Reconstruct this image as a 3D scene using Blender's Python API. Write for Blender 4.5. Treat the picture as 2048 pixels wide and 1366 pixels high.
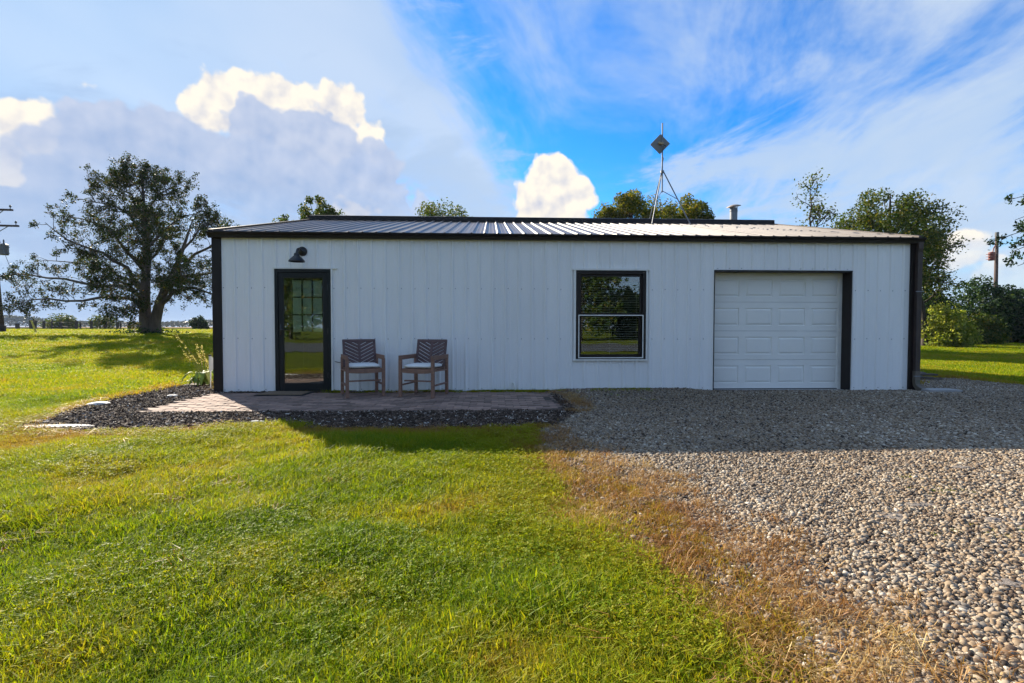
import bpy, math, random
import numpy as np
from math import sin, cos, tan, pi, radians, atan2, asin, sqrt, degrees
from mathutils import Vector, Matrix, Euler

for o in list(bpy.data.objects): bpy.data.objects.remove(o)
S = bpy.context.scene
C = S.collection

# ------------------------------------------------------------------ camera
FPX, YAW, PITCH, ROLL, EYE = 1001.37, .04173, .02823, .00142, 1.117
_F = np.array([sin(YAW)*cos(PITCH), cos(YAW)*cos(PITCH), -sin(PITCH)])
_R = np.array([cos(YAW), -sin(YAW), 0.]); _U = np.cross(_R, _F)
_R2 = _R*cos(ROLL)+_U*sin(ROLL); _U2 = -_R*sin(ROLL)+_U*cos(ROLL)
cam = bpy.data.cameras.new('camera'); camo = bpy.data.objects.new('camera', cam); C.objects.link(camo)
cam.sensor_width = 36; cam.lens = FPX/2048*36; cam.clip_start = .05; cam.clip_end = 6000
camo.matrix_world = Matrix([[_R2[i], _U2[i], -_F[i], (0, 0, EYE)[i]] for i in range(3)]+[[0, 0, 0, 1]])
S.camera = camo

def ray(x, y): return _F+_R2*(x-1024)/FPX-_U2*(y-683)/FPX
def gnd(x, y, z=0.):
    d = ray(x, y); t = (z-EYE)/d[2]; return np.array([0, 0, EYE])+d*t
def at(x, y, Y):
    d = ray(x, y); return Vector(np.array([0, 0, EYE])+d*Y/d[1])

# ------------------------------------------------------------------ light
SUN_EL, SUN_AZ = radians(26.6), radians(-38.6)       # azimuth measured from +Y towards +X
sun = bpy.data.lights.new('sun', 'SUN'); suno = bpy.data.objects.new('sun', sun); C.objects.link(suno)
sun.energy = 5.0; sun.angle = radians(.55); sun.color = (1., .89, .72)
sd = Vector((sin(SUN_AZ)*cos(SUN_EL), cos(SUN_AZ)*cos(SUN_EL), sin(SUN_EL)))
suno.rotation_euler = (-sd).to_track_quat('-Z', 'Y').to_euler(); suno.location = sd*60
S.view_settings.view_transform = 'Standard'; S.view_settings.look = 'None'
S.view_settings.exposure = 1.5; S.view_settings.gamma = 1; S.view_settings.use_curve_mapping = False
S.render.engine = 'CYCLES'
S.cycles.use_denoising = True; S.cycles.use_adaptive_sampling = True; S.cycles.adaptive_threshold = .02
S.cycles.max_bounces = 8; S.cycles.transparent_max_bounces = 12; S.cycles.sample_clamp_indirect = 6
S.cycles.caustics_reflective = False; S.cycles.caustics_refractive = False

# ------------------------------------------------------------------ node helpers
class NB:
    def __init__(s, tree): s.t = tree; s.n = tree.nodes; s.l = tree.links
    def node(s, typ, **kw):
        n = s.n.new(typ)
        for k, v in kw.items(): setattr(n, k, v)
        return n
    def put(s, sock, v):
        if isinstance(v, bpy.types.NodeSocket): s.l.new(v, sock)
        elif v is not None:
            try: sock.default_value = v
            except Exception: sock.default_value = (*v, 1.)
    def m(s, op, a, b=None, c=None, clamp=False):
        n = s.node('ShaderNodeMath', operation=op, use_clamp=clamp)
        s.put(n.inputs[0], a); s.put(n.inputs[1], b) if b is not None else 0
        if c is not None: s.put(n.inputs[2], c)
        return n.outputs[0]
    def v(s, op, a, b=None, out=0):
        n = s.node('ShaderNodeVectorMath', operation=op); s.put(n.inputs[0], a)
        if b is not None: s.put(n.inputs[1], b)
        return n.outputs[out]
    def noise(s, vec, scale, detail=4, rough=.5, dist=0., dim='3D', w=0., fac=True):
        n = s.node('ShaderNodeTexNoise', noise_dimensions=dim)
        if vec is not None: s.l.new(vec, n.inputs['Vector'])
        n.inputs['Scale'].default_value = scale; n.inputs['Detail'].default_value = detail
        n.inputs['Roughness'].default_value = rough; n.inputs['Distortion'].default_value = dist
        if dim == '4D': n.inputs['W'].default_value = w
        return n.outputs[0 if fac else 1]
    def mix(s, f, a, b, mode='MIX'):
        n = s.node('ShaderNodeMix', data_type='RGBA', blend_type=mode)
        s.put(n.inputs[0], f)
        for i, v in ((6, a), (7, b)):
            if isinstance(v, bpy.types.NodeSocket): s.l.new(v, n.inputs[i])
            else: n.inputs[i].default_value = (*v, 1.)
        return n.outputs[2]
    def ramp(s, f, stops, interp='LINEAR'):
        n = s.node('ShaderNodeValToRGB'); s.put(n.inputs[0], f); e = n.color_ramp.elements
        n.color_ramp.interpolation = interp
        while len(e) < len(stops): e.new(.5)
        for i, (p, c) in enumerate(stops): e[i].position = p; e[i].color = (*c, 1.) if len(c) == 3 else c
        return n.outputs[0]
    def sstep(s, x, a, b):
        n = s.node('ShaderNodeMapRange', interpolation_type='SMOOTHSTEP'); s.put(n.inputs[0], x)
        n.inputs[1].default_value = a; n.inputs[2].default_value = b
        return n.outputs[0]
    def comb(s, x, y, z):
        n = s.node('ShaderNodeCombineXYZ')
        for i, q in enumerate((x, y, z)): s.put(n.inputs[i], q)
        return n.outputs[0]

# ------------------------------------------------------------------ world: sky with clouds
W = bpy.data.worlds.new('World'); S.world = W; W.use_nodes = True
wn = NB(W.node_tree); W.node_tree.nodes.clear()
sky = wn.node('ShaderNodeTexSky', sky_type='NISHITA', sun_disc=False)
sky.sun_elevation = SUN_EL; sky.sun_rotation = SUN_AZ
sky.dust_density = .25; sky.ozone_density = 2.2; sky.air_density = 1.0; sky.altitude = 200
hs = wn.node('ShaderNodeHueSaturation'); wn.l.new(sky.outputs[0], hs.inputs['Color'])
hs.inputs['Saturation'].default_value = 1.45; hs.inputs['Value'].default_value = 1.0
tc = wn.node('ShaderNodeTexCoord'); D = tc.outputs['Generated']
sx = wn.node('ShaderNodeSeparateXYZ'); wn.l.new(D, sx.inputs[0]); dx, dy, dz = sx.outputs
U_ = wn.m('ARCTAN2', dx, dy); V_ = wn.m('ARCSINE', dz)
UV = wn.comb(U_, V_, 0.)
def uv(x, y):
    d = ray(x, y); d = d/np.linalg.norm(d); return atan2(d[0], d[1]), asin(d[2])
def blob_group(name, blobs):
    g = bpy.data.node_groups.new(name, 'ShaderNodeTree')
    g.interface.new_socket('P', in_out='INPUT', socket_type='NodeSocketVector')
    g.interface.new_socket('Dens', in_out='OUTPUT', socket_type='NodeSocketFloat')
    b = NB(g); gi = b.node('NodeGroupInput'); go = b.node('NodeGroupOutput'); P = gi.outputs[0]
    res = None
    for (cx, cy, rx, ry) in blobs:
        u0, v0 = uv(cx, cy); ru = abs(uv(cx+rx, cy)[0]-u0); rv = abs(uv(cx, cy-ry)[1]-v0)
        n = b.node('ShaderNodeVectorMath', operation='MULTIPLY_ADD'); b.l.new(P, n.inputs[0]); n.inputs[1].default_value = (1/ru, 1/rv, 0); n.inputs[2].default_value = (-u0/ru, -v0/rv, 0)
        k = min(rx, ry)/90.
        q = b.m('MULTIPLY_ADD', b.v('LENGTH', n.outputs[0], out=1), -k, k)
        res = q if res is None else b.m('SMOOTH_MAX', res, q, .12)
    b.l.new(res, go.inputs[0]); return g
tower = blob_group('cumulus_towers', [(500, 205, 120, 72), (430, 222, 80, 60), (580, 195, 70, 58), (690, 215, 62, 70), (620, 260, 150, 70), (735, 262, 40, 40),
        (55, 250, 75, 66), (5, 310, 60, 60), (1105, 352, 66, 60), (1100, 420, 92, 90), (1060, 395, 45, 45), (1150, 400, 48, 50), (1925, 500, 80, 45), (2010, 560, 90, 60), (735, 425, 70, 34),
        (170, 168, 30, 20), (-250, 330, 180, 120), (2420, 430, 160, 110)])
body = blob_group('cumulus_body', [(520, 262, 82, 66), (640, 270, 95, 66), (300, 320, 190, 120), (130, 350, 150, 105), (540, 400, 330, 140), (200, 470, 330, 130), (-100, 420, 220, 150), (735, 340, 80, 70)])
def field(g, P):
    n = wn.node('ShaderNodeGroup'); n.node_tree = g; wn.put(n.inputs[0], P); return n.outputs[0]
def puffs(P):
    n1 = wn.noise(P, 11., 6, .55, dim='2D')
    vo = wn.node('ShaderNodeTexVoronoi', feature='F1', voronoi_dimensions='2D'); wn.l.new(P, vo.inputs['Vector']); vo.inputs['Scale'].default_value = 19.
    vo.inputs['Detail'].default_value = 2; vo.inputs['Roughness'].default_value = .5
    return wn.m('MULTIPLY_ADD', wn.m('SUBTRACT', n1, .5), 1.0, wn.m('MULTIPLY', wn.m('SUBTRACT', .45, vo.outputs['Distance']), .45))
SKY_K = .07
EXPO = 2**S.view_settings.exposure
def lin(r, g, b): return tuple(((c/255)/12.92 if c/255 <= .04045 else ((c/255+.055)/1.055)**2.4)/SKY_K/EXPO for c in (r, g, b))
PW = wn.v('ADD', UV, (3.1, 2.2, 0.))
pf0 = puffs(PW); pf1 = puffs(wn.v('ADD', PW, (-.010, .016, 0.)))
relief = wn.m('SUBTRACT', pf0, pf1)
def shade(g, k, lift):
    f = field(g, UV); d = wn.m('ADD', f, wn.m('MULTIPLY', pf0, .62))
    return d, wn.m('MULTIPLY_ADD', relief, k, wn.m('SUBTRACT', lift, wn.m('MULTIPLY', f, .28)), clamp=True)
# cirrus on a high plane
zc = wn.m('MAXIMUM', dz, .03)
zc = wn.m('ADD', zc, .10)
PX, PY = wn.m('DIVIDE', dx, zc), wn.m('DIVIDE', dy, zc)
ang = radians(13.)
ca = wn.m('SUBTRACT', wn.m('MULTIPLY', PX, cos(ang)), wn.m('MULTIPLY', PY, sin(ang)))
cb = wn.m('ADD', wn.m('MULTIPLY', PX, sin(ang)), wn.m('MULTIPLY', PY, cos(ang)))
warp = wn.noise(wn.comb(wn.m('MULTIPLY', ca, .5), wn.m('MULTIPLY', cb, .3), 4.), 1.2, 2, .5, dim='2D', fac=False)
wsep = wn.node('ShaderNodeSeparateXYZ'); wn.l.new(warp, wsep.inputs[0])
ca2 = wn.m('ADD', ca, wn.m('MULTIPLY', wsep.outputs[0], .9)); cb2 = wn.m('ADD', cb, wn.m('MULTIPLY', wsep.outputs[1], .9))
c1 = wn.noise(wn.comb(wn.m('MULTIPLY', ca2, 1.30), wn.m('MULTIPLY', cb2, .42), 2.3), 1.15, 7, .64, dim='2D')
c2 = wn.noise(wn.comb(wn.m('MULTIPLY', ca2, .45), wn.m('MULTIPLY', cb2, .35), 9.1), 1.3, 4, .5, dim='2D')
c3 = wn.noise(wn.comb(wn.m('MULTIPLY', ca2, 2.6), wn.m('MULTIPLY', cb2, 1.15), 0.), 1.3, 5, .6, dim='2D')
cc = wn.m('ADD', wn.m('ADD', wn.m('MULTIPLY', c1, .50), wn.m('MULTIPLY', c3, .34)), wn.m('MULTIPLY', c2, .30))
cc = wn.m('ADD', cc, wn.m('MULTIPLY', wn.sstep(U_, .30, -.60), .19))
cir = wn.m('MULTIPLY', wn.sstep(cc, .44, .72), .92)
col = wn.mix(1., hs.outputs[0], (.62, .98, 1.22), 'MULTIPLY')
col = wn.mix(cir, col, wn.mix(wn.sstep(wn.m('ADD', c2, wn.m('MULTIPLY', U_, .25)), .25, .6), lin(172, 203, 240), lin(206, 223, 244)))
hn = wn.noise(wn.comb(wn.m('MULTIPLY', U_, 1.), wn.m('MULTIPLY_ADD', U_, -.55, wn.m('MULTIPLY', V_, 2.6)), 0.), 3.4, 6, .62, .4, dim='2D')
hz = wn.sstep(wn.m('ADD', wn.sstep(V_, .62, .04), wn.m('MULTIPLY', wn.m('SUBTRACT', hn, .5), 2.9)), .34, 1.02)
hz = wn.m('MAXIMUM', wn.m('MULTIPLY', hz, .86), wn.sstep(V_, .13, .03))
col = wn.mix(hz, col, wn.mix(wn.sstep(U_, -.7, .3), lin(170, 198, 236), lin(192, 215, 243)))
da, la = shade(tower, 1.7, .92)
tcol = wn.mix(la, lin(206, 211, 228), lin(262, 254, 240))
col = wn.mix(wn.m('MULTIPLY', wn.sstep(da, -.02, .12), wn.sstep(wn.m('ADD', V_, wn.m('MULTIPLY', pf0, .03)), .02, .16)), col, tcol)
db, lb = shade(body, .95, .66)
bcol = wn.mix(lb, lin(165, 188, 226), lin(208, 218, 240))
bm_ = wn.m('MULTIPLY', wn.sstep(db, -.02, .12), wn.m('ADD', .35, wn.m('MULTIPLY', wn.sstep(V_, .10, .30), .6)))
col = wn.mix(bm_, col, bcol)
bg = wn.node('ShaderNodeBackground'); wn.l.new(col, bg.inputs[0]); bg.inputs[1].default_value = SKY_K
wo = wn.node('ShaderNodeOutputWorld'); wn.l.new(bg.outputs[0], wo.inputs[0])
W.cycles.sampling_method = 'MANUAL'; W.cycles.sample_map_resolution = 512

# ------------------------------------------------------------------ materials
def pmat(name, c1, c2=None, scale=3., rough=.6, bump=0., bscale=None, metal=0., spec=.5, stretch=(1, 1, 1), detail=5, rand=0., island=0., rvar=0., coat=0., sheen=0.):
    m = bpy.data.materials.new(name); m.use_nodes = True; b = NB(m.node_tree); p = m.node_tree.nodes['Principled BSDF']
    tcn = b.node('ShaderNodeTexCoord'); mp = b.node('ShaderNodeMapping'); b.l.new(tcn.outputs['Object'], mp.inputs[0]); mp.inputs['Scale'].default_value = stretch
    vec = mp.outputs[0]
    colr = None
    if c2 is None: c2 = tuple(x*.86 for x in c1)
    f = b.ramp(b.noise(vec, scale, detail, .6), [(.3, (0, 0, 0)), (.7, (1, 1, 1))])
    colr = b.mix(f, c1, c2)
    k = None
    if rand: k = b.m('ADD', 1-rand/2, b.m('MULTIPLY', b.node('ShaderNodeObjectInfo').outputs['Random'], rand))
    if island:
        q = b.m('ADD', 1-island/2, b.m('MULTIPLY', b.node('ShaderNodeNewGeometry').outputs['Random Per Island'], island))
        k = q if k is None else b.m('MULTIPLY', k, q)
    if k is not None: colr = b.mix(1., colr, b.comb(k, k, k), 'MULTIPLY')
    b.l.new(colr, p.inputs['Base Color'])
    p.inputs['Metallic'].default_value = metal; p.inputs['Specular IOR Level'].default_value = spec
    p.inputs['Coat Weight'].default_value = coat
    if rvar: b.l.new(b.m('ADD', rough-rvar/2, b.m('MULTIPLY', b.noise(vec, scale*2.3, 3), rvar)), p.inputs['Roughness'])
    else: p.inputs['Roughness'].default_value = rough
    if bump:
        bn = b.node('ShaderNodeBump'); bn.inputs['Distance'].default_value = bump; bn.inputs['Strength'].default_value = 1.
        b.l.new(b.noise(vec, bscale or scale*6, 6, .6), bn.inputs['Height']); b.l.new(bn.outputs[0], p.inputs['Normal'])
    return m
def leafmat(name, stops, trans=.45, gloss=.35, tint=False):
    """leaf / blade: colour from the piece's own random value; light passes through"""
    m = bpy.data.materials.new(name); m.use_nodes = True; b = NB(m.node_tree); m.node_tree.nodes.clear()
    r = b.node('ShaderNodeNewGeometry').outputs['Random Per Island']
    if tint:
        at_ = b.node('ShaderNodeAttribute', attribute_type='INSTANCER', attribute_name='tint')
        r = b.m('ADD', b.m('MULTIPLY', r, .34), b.m('MULTIPLY', at_.outputs['Fac'], .66))
    colr = b.ramp(r, stops)
    df = b.node('ShaderNodeBsdfPrincipled'); b.l.new(colr, df.inputs['Base Color']); df.inputs['Roughness'].default_value = .55; df.inputs['Specular IOR Level'].default_value = gloss
    tr = b.node('ShaderNodeBsdfTranslucent'); b.l.new(b.mix(1., colr, (1.25, 1.15, .55), 'MULTIPLY'), tr.inputs[0])
    mx = b.node('ShaderNodeMixShader'); mx.inputs[0].default_value = trans
    b.l.new(df.outputs[0], mx.inputs[1]); b.l.new(tr.outputs[0], mx.inputs[2])
    o = b.node('ShaderNodeOutputMaterial'); b.l.new(mx.outputs[0], o.inputs[0])
    return m
def tintmat(name, stops, rough=.8, bump=0., bscale=60.):
    m = bpy.data.materials.new(name); m.use_nodes = True; b = NB(m.node_tree); p = m.node_tree.nodes['Principled BSDF']
    at_ = b.node('ShaderNodeAttribute', attribute_type='INSTANCER', attribute_name='tint')
    tcn = b.node('ShaderNodeTexCoord')
    c = b.ramp(at_.outputs['Fac'], stops)
    n = b.noise(tcn.outputs['Object'], 40., 3, .6)
    k = b.m('ADD', .75, b.m('MULTIPLY', n, .5))
    b.l.new(b.mix(1., c, b.comb(k, k, k), 'MULTIPLY'), p.inputs['Base Color']); p.inputs['Roughness'].default_value = rough
    p.inputs['Specular IOR Level'].default_value = .3
    return m

M = {}
M['siding'] = pmat('white_siding', (.79, .78, .775), (.72, .715, .715), 1.4, .42, .0008, 3., stretch=(1, 1, .35), rand=.13, rvar=.12)
M['bronze'] = pmat('dark_bronze_trim', (.013, .010, .010), (.020, .015, .014), 2., .42, .0005, 9., rvar=.15, spec=.22)
M['bronzeworn'] = pmat('worn_bronze_trim', (.030, .021, .019), (.060, .040, .033), 5., .5, rvar=.2, spec=.3)
M['roofmetal'] = pmat('brown_roof_metal', (.105, .080, .066), (.075, .058, .050), 1.5, .40, .0006, 4., stretch=(1, .2, 1), rand=.18, rvar=.14, spec=.8)
M['blackmetal'] = pmat('black_enamel', (.008, .009, .012), (.012, .012, .014), 4., .35)
M['doorblack'] = pmat('black_door_paint', (.009, .012, .014), (.014, .017, .018), 3., .40, rvar=.1, spec=.25)
M['whitetrim'] = pmat('white_trim', (.78, .77, .74), (.66, .65, .62), 6., .5)
M['garage'] = pmat('garage_door_paint', (.80, .785, .75), (.74, .725, .69), 2.2, .45, .0004, 40., rvar=.1)
M['galv'] = pmat('galvanised_steel', (.20, .22, .25), (.15, .165, .19), 14., .55, metal=.25, rvar=.2, spec=.35)
M['rusty'] = pmat('rusty_steel', (.28, .20, .14), (.36, .33, .30), 18., .6, metal=.4)
M['greyplastic'] = pmat('grey_plastic', (.16, .17, .19), (.21, .22, .24), 5., .5)
M['tan'] = pmat('tan_plastic', (.36, .27, .15), None, 8., .6)
M['chairwood'] = pmat('chair_wood', (.27, .145, .095), (.18, .092, .064), 9., .62, .0008, 70., stretch=(1, 1, 5), island=.3, rand=.15)
M['chairback'] = pmat('weathered_chair_wood', (.115, .062, .060), (.082, .046, .046), 9., .65, .0008, 70., island=.3, rand=.2)
M['cushion'] = pmat('white_cushion_fabric', (.74, .73, .71), (.68, .67, .65), 5., .9, .0025, 25.)
M['brick'] = pmat('brick_paver', (.29, .175, .130), (.17, .125, .105), 13., .88, .004, 60., rand=.9, island=.35)
M['concrete'] = pmat('concrete', (.22, .19, .165), (.12, .10, .088), 22., .95, .012, 60.)
M['whiterock'] = pmat('white_limestone', (.74, .73, .70), (.52, .50, .48), 9., .85, .006, 24.)
M['rubber'] = pmat('black_rubber', (.015, .014, .013), None, 20., .8)
M['coir'] = pmat('coir_mat', (.22, .15, .09), (.15, .10, .064), 40., .95, .004, 160.)
M['pvc'] = pmat('white_pvc', (.75, .74, .70), None, 6., .4)
M['slat'] = pmat('blind_slat', (.74, .72, .64), None, 6., .5)
M['interior'] = pmat('dim_interior', (.055, .055, .058), (.04, .04, .042), 1., .9)
M['slab'] = pmat('slab_concrete', (.38, .37, .36), (.28, .27, .26), 4., .9, .003, 30.)
M['bark'] = pmat('grey_bark', (.125, .10, .080), (.060, .048, .040), 7., .95, .03, 16., stretch=(1, 1, .25))
M['darkbark'] = pmat('dark_bark', (.055, .043, .034), (.030, .024, .020), 7., .95, .02, 16., stretch=(1, 1, .25))
M['polewood'] = pmat('utility_pole_wood', (.085, .055, .050), (.05, .034, .032), 5., .9, .004, 30., stretch=(3, 3, .15))
M['fencewood'] = pmat('dark_fence_wood', (.028, .023, .020), (.045, .036, .030), 6., .9)
M['gatesteel'] = pmat('painted_gate_steel', (.20, .24, .32), (.15, .18, .25), 4., .5)
M['yellow'] = pmat('yellow_guard', (.60, .46, .06), None, 5., .5)
M['transformer'] = pmat('transformer_grey', (.12, .125, .13), (.09, .09, .095), 5., .5)
M['redrust'] = pmat('rust_red_paint', (.21, .045, .035), (.13, .035, .03), 7., .6)
M['plank'] = pmat('weathered_plank', (.11, .085, .066), (.06, .047, .04), 8., .9, .003, 40., stretch=(1, 5, 1), rand=.4)
M['signback'] = pmat('pale_sign_panel', (.62, .61, .58), (.52, .51, .49), 8., .5)
def glassmat(name, refl, tintc):
    m = bpy.data.materials.new(name); m.use_nodes = True; b = NB(m.node_tree); m.node_tree.nodes.clear()
    t = b.node('ShaderNodeBsdfTransparent'); t.inputs[0].default_value = (*tintc, 1)
    g = b.node('ShaderNodeBsdfGlossy'); g.inputs['Roughness'].default_value = .012; g.inputs[0].default_value = (.92, .96, 1., 1)
    tcn = b.node('ShaderNodeTexCoord'); bn = b.node('ShaderNodeBump'); bn.inputs['Distance'].default_value = .0012; bn.inputs['Strength'].default_value = 1
    b.l.new(b.noise(tcn.outputs['Object'], 1.6, 2), bn.inputs['Height']); b.l.new(bn.outputs[0], g.inputs['Normal'])
    fr = b.node('ShaderNodeFresnel'); fr.inputs[0].default_value = 1.5
    f = b.m('ADD', refl, b.m('MULTIPLY', fr.outputs[0], .8), clamp=True)
    mx = b.node('ShaderNodeMixShader'); b.l.new(f, mx.inputs[0]); b.l.new(t.outputs[0], mx.inputs[1]); b.l.new(g.outputs[0], mx.inputs[2])
    o = b.node('ShaderNodeOutputMaterial'); b.l.new(mx.outputs[0], o.inputs[0]); return m
M['glass'] = glassmat('window_glass', .10, (.80, .85, .84))
M['doorglass'] = glassmat('storm_door_glass', .10, (.84, .90, .86))
M['frosted'] = pmat('frosted_pane', (.66, .74, .64), (.48, .58, .48), 26., .35, .001, 90., detail=6)

M['leaf_old'] = leafmat('old_tree_leaf', [(0, (.012, .026, .006)), (.45, (.028, .055, .012)), (.75, (.060, .085, .018)), (.92, (.10, .075, .022)), (1, (.12, .06, .025))], .30, .08)
M['leaf_mid'] = leafmat('mid_green_leaf', [(0, (.025, .055, .010)), (.5, (.055, .095, .016)), (.85, (.11, .13, .022)), (1, (.17, .13, .03))], .40, .12)
M['leaf_sunlit'] = leafmat('sunlit_green_leaf', [(0, (.040, .070, .010)), (.5, (.10, .125, .016)), (.85, (.18, .17, .022)), (1, (.26, .18, .03))], .46, .12)  # golden sunlight put into the leaf colour
M['leaf_dark'] = leafmat('dark_hedge_leaf', [(0, (.010, .026, .010)), (.5, (.022, .052, .018)), (.9, (.045, .088, .025)), (1, (.08, .11, .03))], .30, .12)
M['leaf_lime'] = leafmat('lime_shrub_leaf', [(0, (.09, .14, .02)), (.5, (.19, .25, .04)), (1, (.40, .40, .10))], .60, .12)
M['leaf_far'] = leafmat('far_wood_leaf', [(0, (.020, .034, .018)), (1, (.045, .065, .030))], .1)
M['hosta'] = leafmat('hosta_leaf', [(0, (.10, .17, .03)), (.6, (.22, .28, .05)), (1, (.34, .32, .10))], .42)
M['flower'] = leafmat('pale_yellow_flower', [(0, (.42, .38, .16)), (1, (.60, .55, .28))], .35)
M['stem'] = pmat('flower_stem', (.16, .13, .05), (.10, .09, .03), 20., .7)

# ------------------------------------------------------------------ mesh helpers
class MB:
    def __init__(s): s.v = []; s.f = []
    def add(s, vs, fs):
        o = len(s.v); s.v += [tuple(v) for v in vs]; s.f += [tuple(o+i for i in f) for f in fs]; return s
    def box(s, x0, x1, y0, y1, z0, z1, M4=None, bev=0.):
        if bev > 0:
            b = bev; vs = []; 
            for (a0, a1, b0, b1, c0, c1) in ((x0, x1, y0+b, y1-b, z0+b, z1-b), (x0+b, x1-b, y0, y1, z0+b, z1-b), (x0+b, x1-b, y0+b, y1-b, z0, z1)):
                vs += [(x, y, z) for x in (a0, a1) for y in (b0, b1) for z in (c0, c1)]
            X = lambda i, j, k: i*4+j*2+k; Yv = lambda i, j, k: 8+i*4+j*2+k; Z = lambda i, j, k: 16+i*4+j*2+k
            fs = []
            for i in (0, 1):
                q = [X(i, 0, 0), X(i, 1, 0), X(i, 1, 1), X(i, 0, 1)]; fs.append(q if i else q[::-1])
                q = [Yv(0, i, 0), Yv(0, i, 1), Yv(1, i, 1), Yv(1, i, 0)]; fs.append(q if i else q[::-1])
                q = [Z(0, 0, i), Z(1, 0, i), Z(1, 1, i), Z(0, 1, i)]; fs.append(q if i else q[::-1])
                for j in (0, 1):
                    q = [X(i, j, 0), X(i, j, 1), Yv(i, j, 1), Yv(i, j, 0)]; fs.append(q if i != j else q[::-1])
                    q = [X(i, 0, j), X(i, 1, j), Z(i, 1, j), Z(i, 0, j)]; fs.append(q if i == j else q[::-1])
                    q = [Yv(0, i, j), Yv(1, i, j), Z(1, i, j), Z(0, i, j)]; fs.append(q if i != j else q[::-1])
                    for k in (0, 1):
                        q = [X(i, j, k), Yv(i, j, k), Z(i, j, k)]; fs.append(q if (i+j+k) % 2 else q[::-1])
        else:
            vs = [(x, y, z) for x in (x0, x1) for y in (y0, y1) for z in (z0, z1)]
            fs = [(0, 1, 3, 2), (4, 6, 7, 5), (0, 4, 5, 1), (2, 3, 7, 6), (0, 2, 6, 4), (1, 5, 7, 3)]
        if M4 is not None: vs = [M4 @ Vector(v) for v in vs]
        return s.add(vs, fs)
    def bar(s, a, b, w, d, roll=0., bev=0.):
        a, b = Vector(a), Vector(b); q = (b-a).to_track_quat('Z', 'Y').to_matrix().to_4x4()
        L = (b-a).length
        return s.box(-w/2, w/2, -d/2, d/2, 0, L, Matrix.Translation(a) @ q @ Matrix.Rotation(roll, 4, 'Z'), bev)
    def tube(s, pts, rad, n=8, cap=True):
        pts = [Vector(p) for p in pts]
        if not isinstance(rad, (list, tuple, np.ndarray)): rad = [rad]*len(pts)
        t0 = (pts[1]-pts[0]).normalized(); ref = Vector((0, 0, 1)) if abs(t0.z) < .9 else Vector((1, 0, 0))
        e1 = t0.cross(ref).normalized(); vs = []
        for i, p in enumerate(pts):
            t = (pts[min(i+1, len(pts)-1)]-pts[max(i-1, 0)]).normalized()
            e1 = (e1-t*e1.dot(t)).normalized(); e2 = t.cross(e1)
            for k in range(n):
                a = 2*pi*k/n; vs.append(p+(e1*cos(a)+e2*sin(a))*rad[i])
        fs = []
        for i in range(len(pts)-1):
            for k in range(n): fs.append((i*n+k, i*n+(k+1) % n, (i+1)*n+(k+1) % n, (i+1)*n+k))
        if cap: fs.append(tuple(range(n))[::-1]); fs.append(tuple((len(pts)-1)*n+k for k in range(n)))
        return s.add(vs, fs)
    def lathe(s, prof, n=20, M4=None):
        vs = []; fs = []
        for (r, z) in prof:
            for k in range(n): a = 2*pi*k/n; vs.append(Vector((r*cos(a), r*sin(a), z)))
        for i in range(len(prof)-1):
            for k in range(n): fs.append((i*n+k, i*n+(k+1) % n, (i+1)*n+(k+1) % n, (i+1)*n+k))
        if M4 is not None: vs = [M4 @ v for v in vs]
        return s.add(vs, fs)
    def extr(s, prof, x0, x1):       # closed (y,z) profile pushed along x
        n = len(prof); vs = [(x0, y, z) for y, z in prof]+[(x1, y, z) for y, z in prof]
        fs = [(i, (i+1) % n, n+(i+1) % n, n+i) for i in range(n)]+[tuple(range(n))[::-1], tuple(range(n, 2*n))]
        return s.add(vs, fs)
    def mesh(s, name, mat=None, smooth=False):
        me = bpy.data.meshes.new(name); me.from_pydata(s.v, [], s.f); me.update()
        if mat: me.materials.append(M[mat] if isinstance(mat, str) else mat)
        if smooth: me.polygons.foreach_set('use_smooth', [True]*len(me.polygons))
        return me
    def build(s, name, mat, parent=None, smooth=False):
        return link(name, s.mesh(name, mat, smooth), parent)
def link(name, me, parent=None):
    o = bpy.data.objects.new(name, me); C.objects.link(o); o.parent = parent; return o
def np_mesh(name, V, Fq, mat, parent=None, k=4):
    me = bpy.data.meshes.new(name); V = np.asarray(V, np.float32); Fq = np.asarray(Fq, np.int32)
    me.vertices.add(len(V)); me.vertices.foreach_set('co', V.ravel())
    me.loops.add(Fq.size); me.loops.foreach_set('vertex_index', Fq.ravel())
    me.polygons.add(len(Fq)); me.polygons.foreach_set('loop_start', np.arange(0, Fq.size, k, dtype=np.int32))
    me.update(calc_edges=True); me.materials.append(M[mat] if isinstance(mat, str) else mat)
    return link(name, me, parent)
def tag(o, label=None, cat=None, group=None, kind=None):
    for k, v in (('label', label), ('category', cat), ('group', group), ('kind', kind)):
        if v: o[k] = v
    return o
def thing(name, label, cat, loc=(0, 0, 0), rz=0., group=None):
    o = bpy.data.objects.new(name, None); C.objects.link(o); o.location = loc; o.rotation_euler = (0, 0, rz); o.empty_display_size = .2
    return tag(o, label, cat, group)
def sstep(x, a, b):
    t = np.clip((x-a)/(b-a), 0, 1); return t*t*(3-2*t)
rng = np.random.default_rng(11)

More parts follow.
